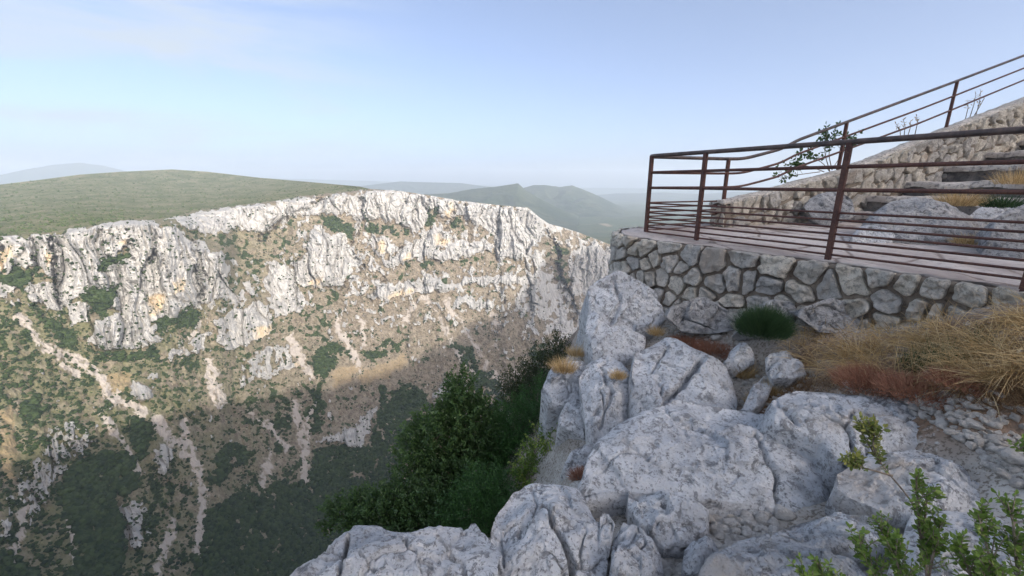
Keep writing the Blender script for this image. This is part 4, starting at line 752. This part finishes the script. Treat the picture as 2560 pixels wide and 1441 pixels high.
long_rail('handrail', .333, 0, .0235, M_WORN); long_rail('middle_rail', .134, .06, .0165, M_RUST); long_rail('middle_rail', -.056, .12, .0165, M_RUST)
for z in np.linspace(-.248, -.612, 7):
    pts = [fr(t, z) for t in np.linspace(3.7, -.62, 30)]+list(bend(z))+[np.r_[KX+(P4-KX)*q, z] for q in (.3, .6, .9, 1.0)]
    m = MB(); m.tube(np.array(pts), .0098, 8); m.build('bar', M_RUST, rail)
def post(x, y, zb, zt, d):
    e = .021; a = np.array([d[0], d[1]])*e; b = np.array([-d[1], d[0]])*e; ring = [np.array([x, y])+p for p in (a+b, a-b, -a-b, -a+b)]
    V = [np.r_[p, z] for z in (zb, zt) for p in ring]; m = MB(); m.add(V, [[0, 1, 5, 4], [1, 2, 6, 5], [2, 3, 7, 6], [3, 0, 4, 7], [4, 5, 6, 7], [3, 2, 1, 0]], .5); o = m.build('post', M_RUST, rail, False)
    bv = o.modifiers.new('bevel', 'BEVEL'); bv.width = .004; bv.segments = 2
for t in (-.755, 0, 1.332, 2.467, 3.62): x, y = P1+RAILD*t; post(x, y, float(floor_z(x, y))-.05, .333, RAILD)
for t, zb in ((0, -.72), (2.53, .1), (5.56, .9), (8.6, 1.7)): x, y = P4+PARD*t; post(x, y, zb, float(np.interp(t, tu, zu)) if t else .325, PARD)
# ================================================================== plants
M_BARK = mat_simple('grey_bark', (.16, .13, .10), (.34, .29, .24), 20, (.08, .06, .05), .006)
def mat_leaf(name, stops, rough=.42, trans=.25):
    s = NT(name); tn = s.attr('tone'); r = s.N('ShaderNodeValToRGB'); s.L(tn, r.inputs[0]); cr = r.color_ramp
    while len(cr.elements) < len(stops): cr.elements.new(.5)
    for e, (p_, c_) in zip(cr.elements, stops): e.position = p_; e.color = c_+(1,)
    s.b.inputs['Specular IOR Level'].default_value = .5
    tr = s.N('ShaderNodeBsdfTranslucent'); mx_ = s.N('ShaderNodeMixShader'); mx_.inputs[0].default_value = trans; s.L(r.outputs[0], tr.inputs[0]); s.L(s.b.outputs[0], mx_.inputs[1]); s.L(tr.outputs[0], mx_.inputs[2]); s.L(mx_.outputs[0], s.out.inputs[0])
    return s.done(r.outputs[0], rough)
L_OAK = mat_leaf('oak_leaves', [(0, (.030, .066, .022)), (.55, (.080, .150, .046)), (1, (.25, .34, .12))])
L_JUN = mat_leaf('juniper_needles', [(0, (.024, .066, .018)), (.55, (.062, .155, .036)), (1, (.14, .28, .065))])
L_BOX = mat_leaf('box_leaves', [(0, (.055, .11, .020)), (.5, (.17, .27, .05)), (.8, (.36, .44, .10)), (1, (.40, .34, .12))])
L_BOX2 = mat_leaf('yellow_box_leaves', [(0, (.07, .11, .025)), (.4, (.18, .23, .055)), (.7, (.38, .37, .10)), (1, (.60, .44, .17))])
L_SCRUB = mat_leaf('dull_scrub_leaves', [(0, (.03, .05, .022)), (.6, (.075, .10, .042)), (1, (.17, .16, .08))])
L_STRAW = mat_leaf('dry_straw', [(0, (.24, .15, .06)), (.45, (.56, .39, .18)), (1, (.86, .70, .42))], .8, .15)
L_RED = mat_leaf('rust_red_dry_plant', [(0, (.20, .085, .05)), (.6, (.42, .20, .125)), (1, (.56, .36, .23))], .9, .1)
L_LITTER = mat_leaf('withered_brown_grass', [(0, (.10, .055, .03)), (.5, (.27, .16, .085)), (1, (.46, .33, .18))], .9, .1)
L_FENNEL = mat_leaf('feathery_green_leaves', [(0, (.022, .058, .022)), (1, (.07, .135, .048))], .7, .3)
def frames(d, seed_roll):
    d = d/(np.linalg.norm(d, axis=1, keepdims=True)+1e-9); h = np.where(np.abs(d[:, 2:]) < .9, np.array([[0, 0, 1.]]), np.array([[1., 0, 0]])); u = np.cross(d, h); u /= np.linalg.norm(u, axis=1, keepdims=True); v = np.cross(u, d)
    c, s = np.cos(seed_roll)[:, None], np.sin(seed_roll)[:, None]; return d, u*c+v*s, v*c-u*s
def leaves(name, P, D, L, W, mat, parent, tone, fold=.25, roll=None):
    """one small folded leaf per point: stalk end, two sides, tip"""
    n = len(P); roll = rng.uniform(0, 6.28, n) if roll is None else roll; d, u, v = frames(D, roll); L = np.broadcast_to(L, n)[:, None]; W = np.broadcast_to(W, n)[:, None]
    V = np.stack([P, P+d*L*.35+u*W*.5+v*W*fold, P+d*L*.75+u*W*.38+v*W*fold*.8, P+d*L+v*W*fold*.3, P+d*L*.75-u*W*.38+v*W*fold*.8, P+d*L*.35-u*W*.5+v*W*fold, P+d*L*.5], 1).reshape(-1, 3)
    F = (np.array([(0, 1, 6), (1, 2, 6), (2, 3, 6), (3, 4, 6), (4, 5, 6), (5, 0, 6)])[None]+7*np.arange(n)[:, None, None]).reshape(-1, 3)
    return mesh_np(name, V, F, mat, parent, {'tone': np.repeat(np.clip(tone, 0, 1), 7)}, False)
def blades(P, D, L, W, droop, tone, seg=4):
    """curved grass blades as thin strips; returns verts, quads, tones"""
    n = len(P); d = D/(np.linalg.norm(D, axis=1, keepdims=True)+1e-9); side = np.cross(d, rng.normal(size=(n, 3))); side /= np.linalg.norm(side, axis=1, keepdims=True)+1e-9
    t = np.linspace(0, 1, seg+1)[None, :, None]; L = np.broadcast_to(L, n)[:, None, None]; dr = np.broadcast_to(droop, n)[:, None, None]
    C = P[:, None]+d[:, None]*L*t+np.array([0, 0, -1.])*dr*L*t**2; w_ = np.broadcast_to(W, n)[:, None, None]*(1-.8*t)
    V = np.stack([C-side[:, None]*w_*.5, C+side[:, None]*w_*.5], 2).reshape(-1, 3); q = np.arange(seg)
    f = np.stack([2*q, 2*q+1, 2*q+3, 2*q+2], -1)[None]+(2*(seg+1))*np.arange(n)[:, None, None]
    return V, f.reshape(-1, 4), np.repeat(tone, 2*(seg+1))
def blade_mesh(name, P, D, L, W, droop, mat, tone, parent=None):
    V, F, T = blades(P, D, L, W, droop, tone); return mesh_np(name, V, F, mat, parent, {'tone': T}, True)
def unit(n): v = rng.normal(size=(n, 3)); return v/np.linalg.norm(v, axis=1, keepdims=True)

def bush(name, label, cat, blobs_, base, mat, nleaf, ll, lw, clump=.13, needle=False, group=None, tone_hi=.75, limb=.022):
    """a shrub or small tree: trunk and limbs to every crown lobe, leaves gathered in clumps through each lobe"""
    root = empty(name, (0, 0, 0), label, cat, group); base = np.array(base, float); tr = MB(); br = MB()
    cen = [at_k(x, y, k) for x, y, k, rx_, ry_ in blobs_]; mid = base+(np.mean(cen, 0)-base)*.45
    tr.tube(np.array([base-[0, 0, .3], base+(mid-base)*.5+[.04, .02, 0], mid]), [limb*2, limb*1.7, limb*1.4], 8); PP, DD, TT = [], [], []
    vol = np.array([(rx_*ry_)**.75*k**2 for x, y, k, rx_, ry_ in blobs_]); vol = vol/vol.sum()
    for (x, y, k, rx_, ry_), c, f in zip(blobs_, cen, vol):
        ra = np.array([rx_, (rx_+ry_)*.5, ry_])*k/FPX*np.array([1, 1, 1.0]); q = np.linspace(0, 1, 6)[:, None]
        br.tube(mid+(c-mid)*q+.05*np.sin(q*5)*unit(1), limb*(1-.7*q[:, 0]), 6)
        n = max(60, int(nleaf*f)); nc = max(6, n//26); cc = unit(nc)*(rng.random((nc, 1))**.38); cc[:, 2] = np.where(cc[:, 2] < -.5, cc[:, 2]*.7, cc[:, 2])
        cc = cc*(1+.28*pn(cc*2.1+c, 5)[:, None])*ra
        for i_ in range(min(nc, 14)):
            e = c+cc[i_]*1.05; m_ = (c+e)/2+unit(1)[0]*.04; br.tube(np.array([c, m_, e]), [limb*.35, limb*.22, .002], 5)
        w_ = rng.integers(0, nc, n); out = cc[w_]/ra; axis = out+np.array([0, 0, .55])+.35*unit(nc)[w_]; axis /= np.linalg.norm(axis, axis=1, keepdims=True)
        along = rng.random(n); P = c+cc[w_]+axis*(along*clump*1.3)[:, None]+unit(n)*(clump*.38*(1-.5*along))[:, None]*rng.random((n, 1))**.5
        D = axis*.8+unit(n)*(.75 if needle else .9); PP.append(P); DD.append(D)
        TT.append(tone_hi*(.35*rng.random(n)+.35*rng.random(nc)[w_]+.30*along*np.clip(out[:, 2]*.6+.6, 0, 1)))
    PP, DD, TT = np.concatenate(PP), np.concatenate(DD), np.concatenate(TT); n = len(PP)
    tr.build('trunk', M_BARK, root); br.build('branches', M_BARK, root)
    sc_ = rng.uniform(.7, 1.25, n); leaves('foliage', PP, DD, ll*sc_, lw*sc_, mat, root, TT, .15 if needle else .25)
    return root
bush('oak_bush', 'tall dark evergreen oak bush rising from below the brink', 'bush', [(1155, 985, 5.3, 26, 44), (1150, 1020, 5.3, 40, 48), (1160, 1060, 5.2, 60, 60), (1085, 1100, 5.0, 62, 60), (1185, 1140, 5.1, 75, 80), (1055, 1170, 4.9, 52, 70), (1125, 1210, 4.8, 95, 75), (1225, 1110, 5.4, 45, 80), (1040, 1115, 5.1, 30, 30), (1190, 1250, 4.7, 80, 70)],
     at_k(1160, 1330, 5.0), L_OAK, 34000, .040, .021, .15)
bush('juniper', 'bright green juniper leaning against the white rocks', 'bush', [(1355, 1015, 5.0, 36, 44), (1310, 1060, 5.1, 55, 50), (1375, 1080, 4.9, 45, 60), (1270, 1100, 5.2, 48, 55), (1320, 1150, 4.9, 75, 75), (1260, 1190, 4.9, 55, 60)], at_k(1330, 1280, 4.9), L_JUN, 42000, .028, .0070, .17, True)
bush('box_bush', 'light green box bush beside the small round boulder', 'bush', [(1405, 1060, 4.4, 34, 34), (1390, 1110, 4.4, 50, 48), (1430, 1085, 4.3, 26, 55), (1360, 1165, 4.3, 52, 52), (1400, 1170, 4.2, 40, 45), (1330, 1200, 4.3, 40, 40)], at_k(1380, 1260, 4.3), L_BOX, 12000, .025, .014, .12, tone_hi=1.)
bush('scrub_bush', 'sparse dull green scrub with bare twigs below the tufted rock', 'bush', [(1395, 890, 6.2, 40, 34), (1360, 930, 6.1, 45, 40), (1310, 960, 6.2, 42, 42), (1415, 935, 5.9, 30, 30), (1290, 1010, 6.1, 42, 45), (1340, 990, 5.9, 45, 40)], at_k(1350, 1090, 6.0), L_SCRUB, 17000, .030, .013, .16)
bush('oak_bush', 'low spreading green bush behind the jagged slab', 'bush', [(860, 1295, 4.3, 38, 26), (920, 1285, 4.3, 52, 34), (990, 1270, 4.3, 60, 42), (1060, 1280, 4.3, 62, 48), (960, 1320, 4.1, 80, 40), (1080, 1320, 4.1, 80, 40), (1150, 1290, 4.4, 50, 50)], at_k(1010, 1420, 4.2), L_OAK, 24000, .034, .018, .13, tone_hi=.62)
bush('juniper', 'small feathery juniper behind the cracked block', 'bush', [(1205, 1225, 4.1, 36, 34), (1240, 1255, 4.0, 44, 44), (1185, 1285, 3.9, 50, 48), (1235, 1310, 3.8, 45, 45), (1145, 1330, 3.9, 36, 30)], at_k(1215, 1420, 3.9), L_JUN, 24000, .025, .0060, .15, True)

def tw_local(m):
    o, out = 0, []
    for v, f in zip(m.V, m.F): out.append(f-o); o += len(v)
    return out
def sprig(name, label, stems, mat, base_r, leaf, step, spread, twigs, tone_hi=1., cat='shrub', bare=.3, tl=.1):
    """box shrub: stems given as photo points with distances; side twigs carry opposite leaves"""
    root = empty(name, (0, 0, 0), label, cat); st = MB(); tw = MB(); P, D, T, RL = [], [], [], []
    for pts in stems:
        C = np.array([at_k(*p) for p in pts]); C = smooth_path(C, 2); L = np.r_[0, np.cumsum(np.linalg.norm(np.diff(C, axis=0), axis=1))]; st.tube(C, np.linspace(base_r, base_r*.35, len(C)), 7)
        segs = [(C, L, .55)]
        for i_ in range(twigs):
            f = rng.uniform(bare, 1.); o_ = np.array([np.interp(f*L[-1], L, C[:, j]) for j in range(3)]); ax = C[-1]-C[0]; ax /= np.linalg.norm(ax); d = ax*.6+unit(1)[0]*spread+np.array([0, 0, .45]); d /= np.linalg.norm(d)
            l_ = rng.uniform(.5, 1.)*tl*(1.15-.5*f); q = np.linspace(0, 1, 5)[:, None]; tc_ = o_+d*l_*q+np.array([0, 0, 1.])*.25*l_*q**2; tw.tube(tc_, np.linspace(.0022, .0010, 5), 5); segs.append((tc_, np.r_[0, np.cumsum(np.linalg.norm(np.diff(tc_, axis=0), axis=1))], .08))
        for c_, l_, b0 in segs:
            ns_ = int((1-b0)*l_[-1]/step)
            for j in range(ns_):
                f = b0*l_[-1]+(j+1)*step; p = np.array([np.interp(f, l_, c_[:, q]) for q in range(3)]); p2 = np.array([np.interp(min(f+.01, l_[-1]), l_, c_[:, q]) for q in range(3)]); ax = p2-np.array([np.interp(f-.01, l_, c_[:, q]) for q in range(3)]); ax /= np.linalg.norm(ax)+1e-9
                r_ = unit(1)[0]; r_ -= ax*(r_@ax); r_ /= np.linalg.norm(r_)
                for sgn in (1, -1):
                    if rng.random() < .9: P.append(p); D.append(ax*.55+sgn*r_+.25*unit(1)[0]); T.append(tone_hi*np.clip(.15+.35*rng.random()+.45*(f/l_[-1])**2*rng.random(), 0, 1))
            P.append(c_[-1]); D.append(c_[-1]-c_[-2]); T.append(.6*tone_hi)
    [st.add(a_, b_, 0.) for a_, b_ in zip(tw.V, tw_local(tw))]; st.build('branches', M_BARK, root); n = len(P); sc_ = rng.uniform(.65, 1.2, n); leaves('foliage', np.array(P), np.array(D), leaf*sc_, leaf*.58*sc_, mat, root, np.array(T), .22); return root
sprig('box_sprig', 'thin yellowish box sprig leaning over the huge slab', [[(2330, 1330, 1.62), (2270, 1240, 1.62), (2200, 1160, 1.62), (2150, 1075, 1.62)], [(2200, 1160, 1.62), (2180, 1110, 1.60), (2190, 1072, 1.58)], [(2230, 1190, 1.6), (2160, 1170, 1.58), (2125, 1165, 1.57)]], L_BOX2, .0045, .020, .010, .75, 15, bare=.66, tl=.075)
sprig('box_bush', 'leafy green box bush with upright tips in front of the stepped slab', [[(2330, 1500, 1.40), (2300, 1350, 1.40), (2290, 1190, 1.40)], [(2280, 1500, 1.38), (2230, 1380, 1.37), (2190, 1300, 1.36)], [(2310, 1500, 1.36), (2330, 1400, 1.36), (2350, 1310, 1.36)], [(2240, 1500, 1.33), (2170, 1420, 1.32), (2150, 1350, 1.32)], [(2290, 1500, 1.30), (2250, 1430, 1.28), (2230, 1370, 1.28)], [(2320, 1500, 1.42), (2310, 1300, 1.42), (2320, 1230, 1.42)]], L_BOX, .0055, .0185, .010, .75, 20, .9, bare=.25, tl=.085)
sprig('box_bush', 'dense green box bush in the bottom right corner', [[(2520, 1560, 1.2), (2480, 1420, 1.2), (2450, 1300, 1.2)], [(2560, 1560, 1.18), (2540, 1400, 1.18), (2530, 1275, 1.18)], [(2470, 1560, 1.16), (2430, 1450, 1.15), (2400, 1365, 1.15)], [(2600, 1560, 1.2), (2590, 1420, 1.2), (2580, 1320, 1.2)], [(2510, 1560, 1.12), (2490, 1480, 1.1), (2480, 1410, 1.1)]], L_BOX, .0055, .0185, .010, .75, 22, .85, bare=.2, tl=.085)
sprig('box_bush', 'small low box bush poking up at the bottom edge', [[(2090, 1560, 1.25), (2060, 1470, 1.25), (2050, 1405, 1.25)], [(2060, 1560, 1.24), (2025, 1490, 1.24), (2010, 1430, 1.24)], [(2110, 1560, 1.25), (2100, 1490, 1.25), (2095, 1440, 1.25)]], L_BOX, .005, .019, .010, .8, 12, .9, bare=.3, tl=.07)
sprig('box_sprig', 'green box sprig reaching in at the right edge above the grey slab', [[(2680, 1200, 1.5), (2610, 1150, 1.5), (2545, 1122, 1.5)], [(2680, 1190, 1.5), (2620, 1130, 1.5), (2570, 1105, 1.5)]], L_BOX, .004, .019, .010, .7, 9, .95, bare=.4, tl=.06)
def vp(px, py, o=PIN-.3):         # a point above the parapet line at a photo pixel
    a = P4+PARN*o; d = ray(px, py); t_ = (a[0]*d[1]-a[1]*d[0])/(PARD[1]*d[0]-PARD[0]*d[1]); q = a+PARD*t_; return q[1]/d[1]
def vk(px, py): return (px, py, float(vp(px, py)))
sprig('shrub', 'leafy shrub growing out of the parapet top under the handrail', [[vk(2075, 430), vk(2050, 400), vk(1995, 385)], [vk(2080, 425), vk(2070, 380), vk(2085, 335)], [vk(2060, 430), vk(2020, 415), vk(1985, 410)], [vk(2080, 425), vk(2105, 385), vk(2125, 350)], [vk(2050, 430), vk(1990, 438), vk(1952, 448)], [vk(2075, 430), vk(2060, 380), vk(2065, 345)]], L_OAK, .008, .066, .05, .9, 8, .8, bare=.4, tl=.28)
# dry stalks on the parapet
for lab, pxs in (('tall dry flower stalks on the parapet beside the upper handrail post', [(2425, 290, 2440, 232), (2432, 288, 2462, 245), (2440, 286, 2452, 228), (2415, 292, 2420, 250)]), ('short bare dry stalks on the parapet before the upper handrail post', [(2262, 338, 2258, 298), (2290, 325, 2292, 292), (2270, 335, 2276, 305), (2255, 340, 2240, 310)])):
    m = MB(); P_, D_ = [], []
    for x0, y0, x1, y1 in pxs:
        k0 = float(vp(x0, y0)); a, b = at_k(x0, y0, k0*1.0), at_k(x1, y1, k0); m.tube(np.array([a-[0, 0, .1], (a+b)/2+[.02, 0, 0], b]), [.008, .006, .003], 5)
        for f in np.linspace(.45, 1, 9): P_.append(a+(b-a)*f); D_.append(unit(1)[0]+[0, 0, .8])
    r_ = empty('dry_stalks', (0, 0, 0), lab, 'plant'); m.build('stems', M_BARK, r_); leaves('leaves', np.array(P_), np.array(D_), .055, .014, L_STRAW, r_, rng.random(len(P_))*.4)

# ------------------------------------------------------------------ dry grass, cushions, tufts
def in_px(poly, n):
    Pq = np.array(poly, float); out = []
    while len(out) < n:
        q = rng.uniform(Pq.min(0), Pq.max(0), (4000, 2)); ins = np.zeros(len(q), bool)
        for (x1, y1), (x2, y2) in zip(Pq, np.roll(Pq, -1, 0)):
            c = (y1 > q[:, 1]) != (y2 > q[:, 1]); ins ^= c & (q[:, 0] < (x2-x1)*(q[:, 1]-y1)/(y2-y1+1e-9)+x1)
        out += list(q[ins])
    return np.array(out[:n])
def tufted(poly, n, ntuft, sig, want=False):
    T_ = in_px(poly, ntuft); ti = rng.integers(0, ntuft, n); q = T_[ti]+rng.normal(0, sig, (n, 2))*np.array([1.3, .6]); return (hit(q[:, 0], q[:, 1]), ti) if want else hit(q[:, 0], q[:, 1])
P = tufted([(1962, 860), (2050, 835), (2200, 828), (2330, 815), (2450, 800), (2620, 790), (2660, 960), (2480, 975), (2300, 950), (2120, 960), (2040, 930), (1985, 900)], 7200, 150, 17, True)
P, TI = P; n = len(P); TD = np.stack([rng.choice([-1, 1], 150)*rng.uniform(.2, 1.2, 150), rng.normal(-.2, .5, 150), rng.uniform(.05, .55, 150)], -1)
D = TD[TI]+.5*rng.normal(size=(n, 3)); D[:, 2] = np.abs(D[:, 2])+.08
tag(blade_mesh('dry_grass', P, D, rng.uniform(.08, .33, n), rng.uniform(.0025, .005, n), rng.uniform(.1, .55, n), L_STRAW, np.clip(rng.beta(2, 2, n), 0, 1)), 'mat of long tangled golden straw below the stone wall', 'grass', kind='stuff')
P = tufted([(1900, 1010), (1990, 960), (2120, 950), (2300, 960), (2480, 970), (2640, 950), (2660, 1040), (2480, 1020), (2300, 985), (2150, 975), (2050, 970), (1950, 1000)], 9000, 150, 16); n = len(P)
tag(blade_mesh('dry_grass', P, unit(n)*.7+np.array([0, -.1, .7]), rng.uniform(.04, .13, n), rng.uniform(.002, .0035, n), rng.uniform(0, .5, n), L_LITTER, rng.random(n)), 'short brown withered grass between the straw and the gravel', 'grass', kind='stuff')
P = tufted([(2250, 900), (2330, 880), (2450, 850), (2480, 900), (2400, 930), (2280, 935)], 1400, 20, 14); n = len(P)
tag(blade_mesh('green_grass', P, unit(n)*.5+np.array([.2, -.1, .8]), rng.uniform(.06, .2, n), rng.uniform(.002, .0035, n), rng.uniform(.1, .5, n), L_FENNEL, rng.random(n)), 'green blades growing low among the straw', 'grass', kind='stuff')
def cushion(name, label, px, py, rpx, n, mat, length, width, up=.6, flat=.6, cat='plant', group=None, hk=None, lean=(0, 0)):
    c = hit(px, py)[0] if hk is None else at_k(px, py, hk); rr_ = rpx*np.linalg.norm(c)/FPX; o = unit(n); o[:, 2] = np.abs(o[:, 2]); r_ = rng.random((n, 1))**.5
    P = c+o*r_*rr_*np.array([1, .8, .35*flat]); D = o*np.array([.7, .7, .5])+np.array([lean[0], lean[1], up])+.35*unit(n)
    V, F, T = blades(P, D, rng.uniform(.5, 1.1, n)*length, rng.uniform(.7, 1.3, n)*width, rng.uniform(0, .45, n), np.clip(.15+.7*rng.random(n), 0, 1), 3)
    return tag(mesh_np(name, V-0, F, mat, None, {'tone': T}), label, cat, group)
cushion('feathery_shrub', 'bright green feathery shrub at the foot of the stone wall', 1905, 838, 50, 6500, L_FENNEL, .15, .0030, .9, 2.6, 'shrub', None, 3.42)
for lab, x, y, r_, l_, n in (('large rust red dried cushion plant above the long white slab', 2205, 968, 80, .085, 5200), ('flat rust red dried plant right of the large red cushion', 2310, 985, 75, .06, 3800), ('small rust red dried plant at the upper right of the gravel', 2420, 965, 60, .06, 2600),
                          ('rust brown dried plant below the dark flat rock', 1720, 862, 50, .07, 2300), ('rust brown dried plant left of the feathery shrub', 1790, 882, 60, .08, 2800), ('withered red brown plant in the crevice beside the small round boulder', 1452, 1196, 26, .07, 900)):
    cushion('dried_cushion_plant', lab, x, y, r_, n, L_RED, l_, .0028, .55, .8)
for lab, x, y, r_, l_, n, k in (('orange grass tuft on top of the upright rock at the brink', 1408, 930, 26, .17, 900, 4.0), ('brown grass tuft in the face of the tall white slab', 1545, 946, 18, .08, 600, 3.58), ('straw tuft beside the corner boulder', 1640, 838, 16, .13, 420, 4.35), ('upright straw tuft left of the long narrow rock', 1860, 945, 18, .17, 600, None),
                             ('golden straw tuft behind the long white slab', 1935, 985, 26, .13, 800, None), ('brown straw tuft in the gap below the long narrow rock', 1895, 1015, 26, .10, 700, None), ('dry grass strip in the cleft between the two white boulders', 1602, 1000, 14, .10, 400, 3.45), ('tall orange grass tuft behind the upright rock at the brink', 1440, 890, 20, .14, 500, 4.5)):
    cushion('grass_tuft', lab, x, y, r_, n, L_STRAW, l_, .0028, 1.0, .6, 'grass tuft', None, k)
def tz(px, py, z): d = ray(px, py); return z/d[2]
for lab, x, y, r_, l_, n, k in (('yellow dry grass between the boulder and the steps on the terrace', 2395, 516, 34, .22, 900, 4.9), ('yellow grass tuft on the steps at the right edge', 2545, 462, 30, .25, 700, 5.6), ('grass growing at the right foot of the blue grey boulder', 2425, 612, 26, .12, 600, 4.3), ('dry grass tuft on the lowest step', 2175, 502, 15, .10, 300, 7.2)):
    cushion('grass_tuft', lab, x, y, r_, n, L_STRAW, l_, .004, .9, .6, 'grass tuft', None, k)
cushion('green_tuft', 'green weed tuft behind the right terrace boulder', 2500, 520, 26, 700, L_FENNEL, .16, .005, .8, .8, 'weed', None, 4.7)

# ------------------------------------------------------------------ loose stones and gravel
def spaced(P, r, f=.52):
    keep, cell = [], {}
    for i in range(len(P)):
        c = (int(P[i, 0]/.07), int(P[i, 1]/.07)); ok = True
        for a in (-1, 0, 1):
            for b in (-1, 0, 1):
                for j in cell.get((c[0]+a, c[1]+b), ()):
                    if (P[i, 0]-P[j, 0])**2+(P[i, 1]-P[j, 1])**2 < (f*(r[i]+r[j]))**2: ok = False
        if ok: keep.append(i); cell.setdefault(c, []).append(i)
    return np.array(keep)
def stone_mesh(n, P, rad, flat, mat, name, seed=0, ang=.35):
    V0 = ICO; F0 = ICOF; mid = {}; V1 = list(map(tuple, V0)); F1 = []
    def m_(a, b):
        k_ = (min(a, b), max(a, b))
        if k_ not in mid: v = (np.array(V1[a])+np.array(V1[b]))/2; V1.append(tuple(v/np.linalg.norm(v))); mid[k_] = len(V1)-1
        return mid[k_]
    for a, b, c in F0: x, y, z = m_(a, b), m_(b, c), m_(c, a); F1 += [(a, x, z), (b, y, x), (c, z, y), (x, y, z)]
    V1 = np.array(V1); F1 = np.array(F1); nv = len(V1); S = np.repeat(V1[None], n, 0)
    for _ in range(7):                   # chop random flats
        d = unit(n); h_ = rng.uniform(.45, .85, n); t_ = np.einsum('nvk,nk->nv', S, d)-h_[:, None]; S = S-np.clip(t_, 0, None)[..., None]*d[:, None]
    a_ = rng.uniform(0, 6.28, n); ca, sa = np.cos(a_), np.sin(a_); S = S*np.stack([rng.uniform(.8, 1.5, n), rng.uniform(.7, 1.1, n), flat*rng.uniform(.7, 1.3, n)], -1)[:, None]
    S = np.stack([S[..., 0]*ca[:, None]-S[..., 1]*sa[:, None], S[..., 0]*sa[:, None]+S[..., 1]*ca[:, None], S[..., 2]], -1)*rad[:, None, None]+P[:, None]
    return S.reshape(-1, 3), (F1[None]+nv*np.arange(n)[:, None, None]).reshape(-1, 3), nv
q = in_px([(2120, 1000), (2280, 975), (2420, 1000), (2560, 1020), (2660, 1040), (2680, 1260), (2560, 1230), (2480, 1180), (2420, 1120), (2330, 1060), (2220, 1010)], 9000); P = hit(q[:, 0], q[:, 1]); r_ = np.sort(.007+.022*rng.random(len(P))**2.0)[::-1]; kp = spaced(P, r_); P = P[kp]; r_ = r_[kp]; n = len(P)
V, F, nv = stone_mesh(n, P+np.stack([r_*0, r_*0, r_*.55], -1), r_, .72, M_PALE, 'gravel')
tag(mesh_np('gravel', V, F, M_PALE, None, None, False), 'bed of white limestone gravel at the right', 'gravel', kind='stuff')
LH = 1
q = np.concatenate([in_px([(1770, 1260), (1930, 1280), (1950, 1335), (1900, 1395), (1800, 1395), (1760, 1350)], 500), in_px([(1505, 1330), (1530, 1400), (1540, 1460), (1490, 1460)], 120), in_px([(1640, 820), (1850, 800), (1860, 900), (1700, 880)], 300), in_px([(2030, 1080), (2110, 1110), (2200, 1160), (2110, 1150)], 160), in_px([(1850, 900), (2050, 930), (1990, 1010), (1840, 1060)], 260), in_px([(1640, 1390), (1720, 1440), (1640, 1460)], 90), in_px([(2100, 930), (2500, 960), (2500, 1010), (2120, 985)], 300)])
P = hit(q[:, 0], q[:, 1]); r_ = np.sort(.009+.022*rng.random(len(P))**2)[::-1]; P = P[rng.permutation(len(P))]; kp = spaced(P, r_); P = P[kp]; r_ = r_[kp]; n = len(P)
V, F, nv = stone_mesh(n, P+np.stack([r_*0, r_*0, r_*.5], -1), r_, .7, M_PALE, 'rubble')
tag(mesh_np('rubble', V, F, M_PALE, None, None, False), 'small pale rubble in the cracks between the rocks', 'rubble', kind='stuff')
LOOSE = [(1955, 1290, .060, 'rounded cream stone tucked under the huge slab'), (1985, 1262, .032, 'small cream stone resting beside the rounded cream stone'), (1862, 1302, .055, 'flat pale stone leaning under the edge of the huge slab'), (1905, 1300, .040, None), (1830, 1320, .045, None), (1880, 1345, .042, None), (1845, 1365, .030, None),
         (1800, 1345, .035, None), (1815, 1380, .03, None), (1860, 1390, .035, None), (1900, 1350, .028, None), (1735, 1305, .05, 'upright pale stone at the left end of the hollow'), (1242, 1420, .028, 'small white stone in the gap left of the cracked block'), (1262, 1425, .045, 'pale grey stone wedged at the bottom left of the cracked block'),
         (2122, 970, .055, 'white stone lying left of the large red cushion'), (2078, 1090, .035, 'pale stone behind the box sprig'), (1715, 1035, .03, 'small pale stone on the low rock below the double humped boulder'), (1700, 800, .05, 'white stone by the dark flat rock'), (1790, 850, .07, 'broad pale stone among the rust brown plants'), (1955, 890, .05, 'flat grey stone on the straw edge'), (2540, 1160, .07, 'long white stone at the right edge of the gravel')]
for x, y, r_, lab in LOOSE:
    p = hit(x, y); V, F, nv = stone_mesh(1, p+np.array([[0, 0, r_*.35]]), np.array([r_]), .75, M_PALE, 'stone'); o = mesh_np('loose_stone', V, F, M_PALE, None, None, False)
    sb = o.modifiers.new('round', 'BEVEL'); sb.width = r_*.08; sb.segments = 1
    tag(o, lab or 'small pale loose stone in the hollow under the huge slab', 'stone', 'loose stones lying between the foreground rocks' if not lab else 'loose stones lying between the foreground rocks')
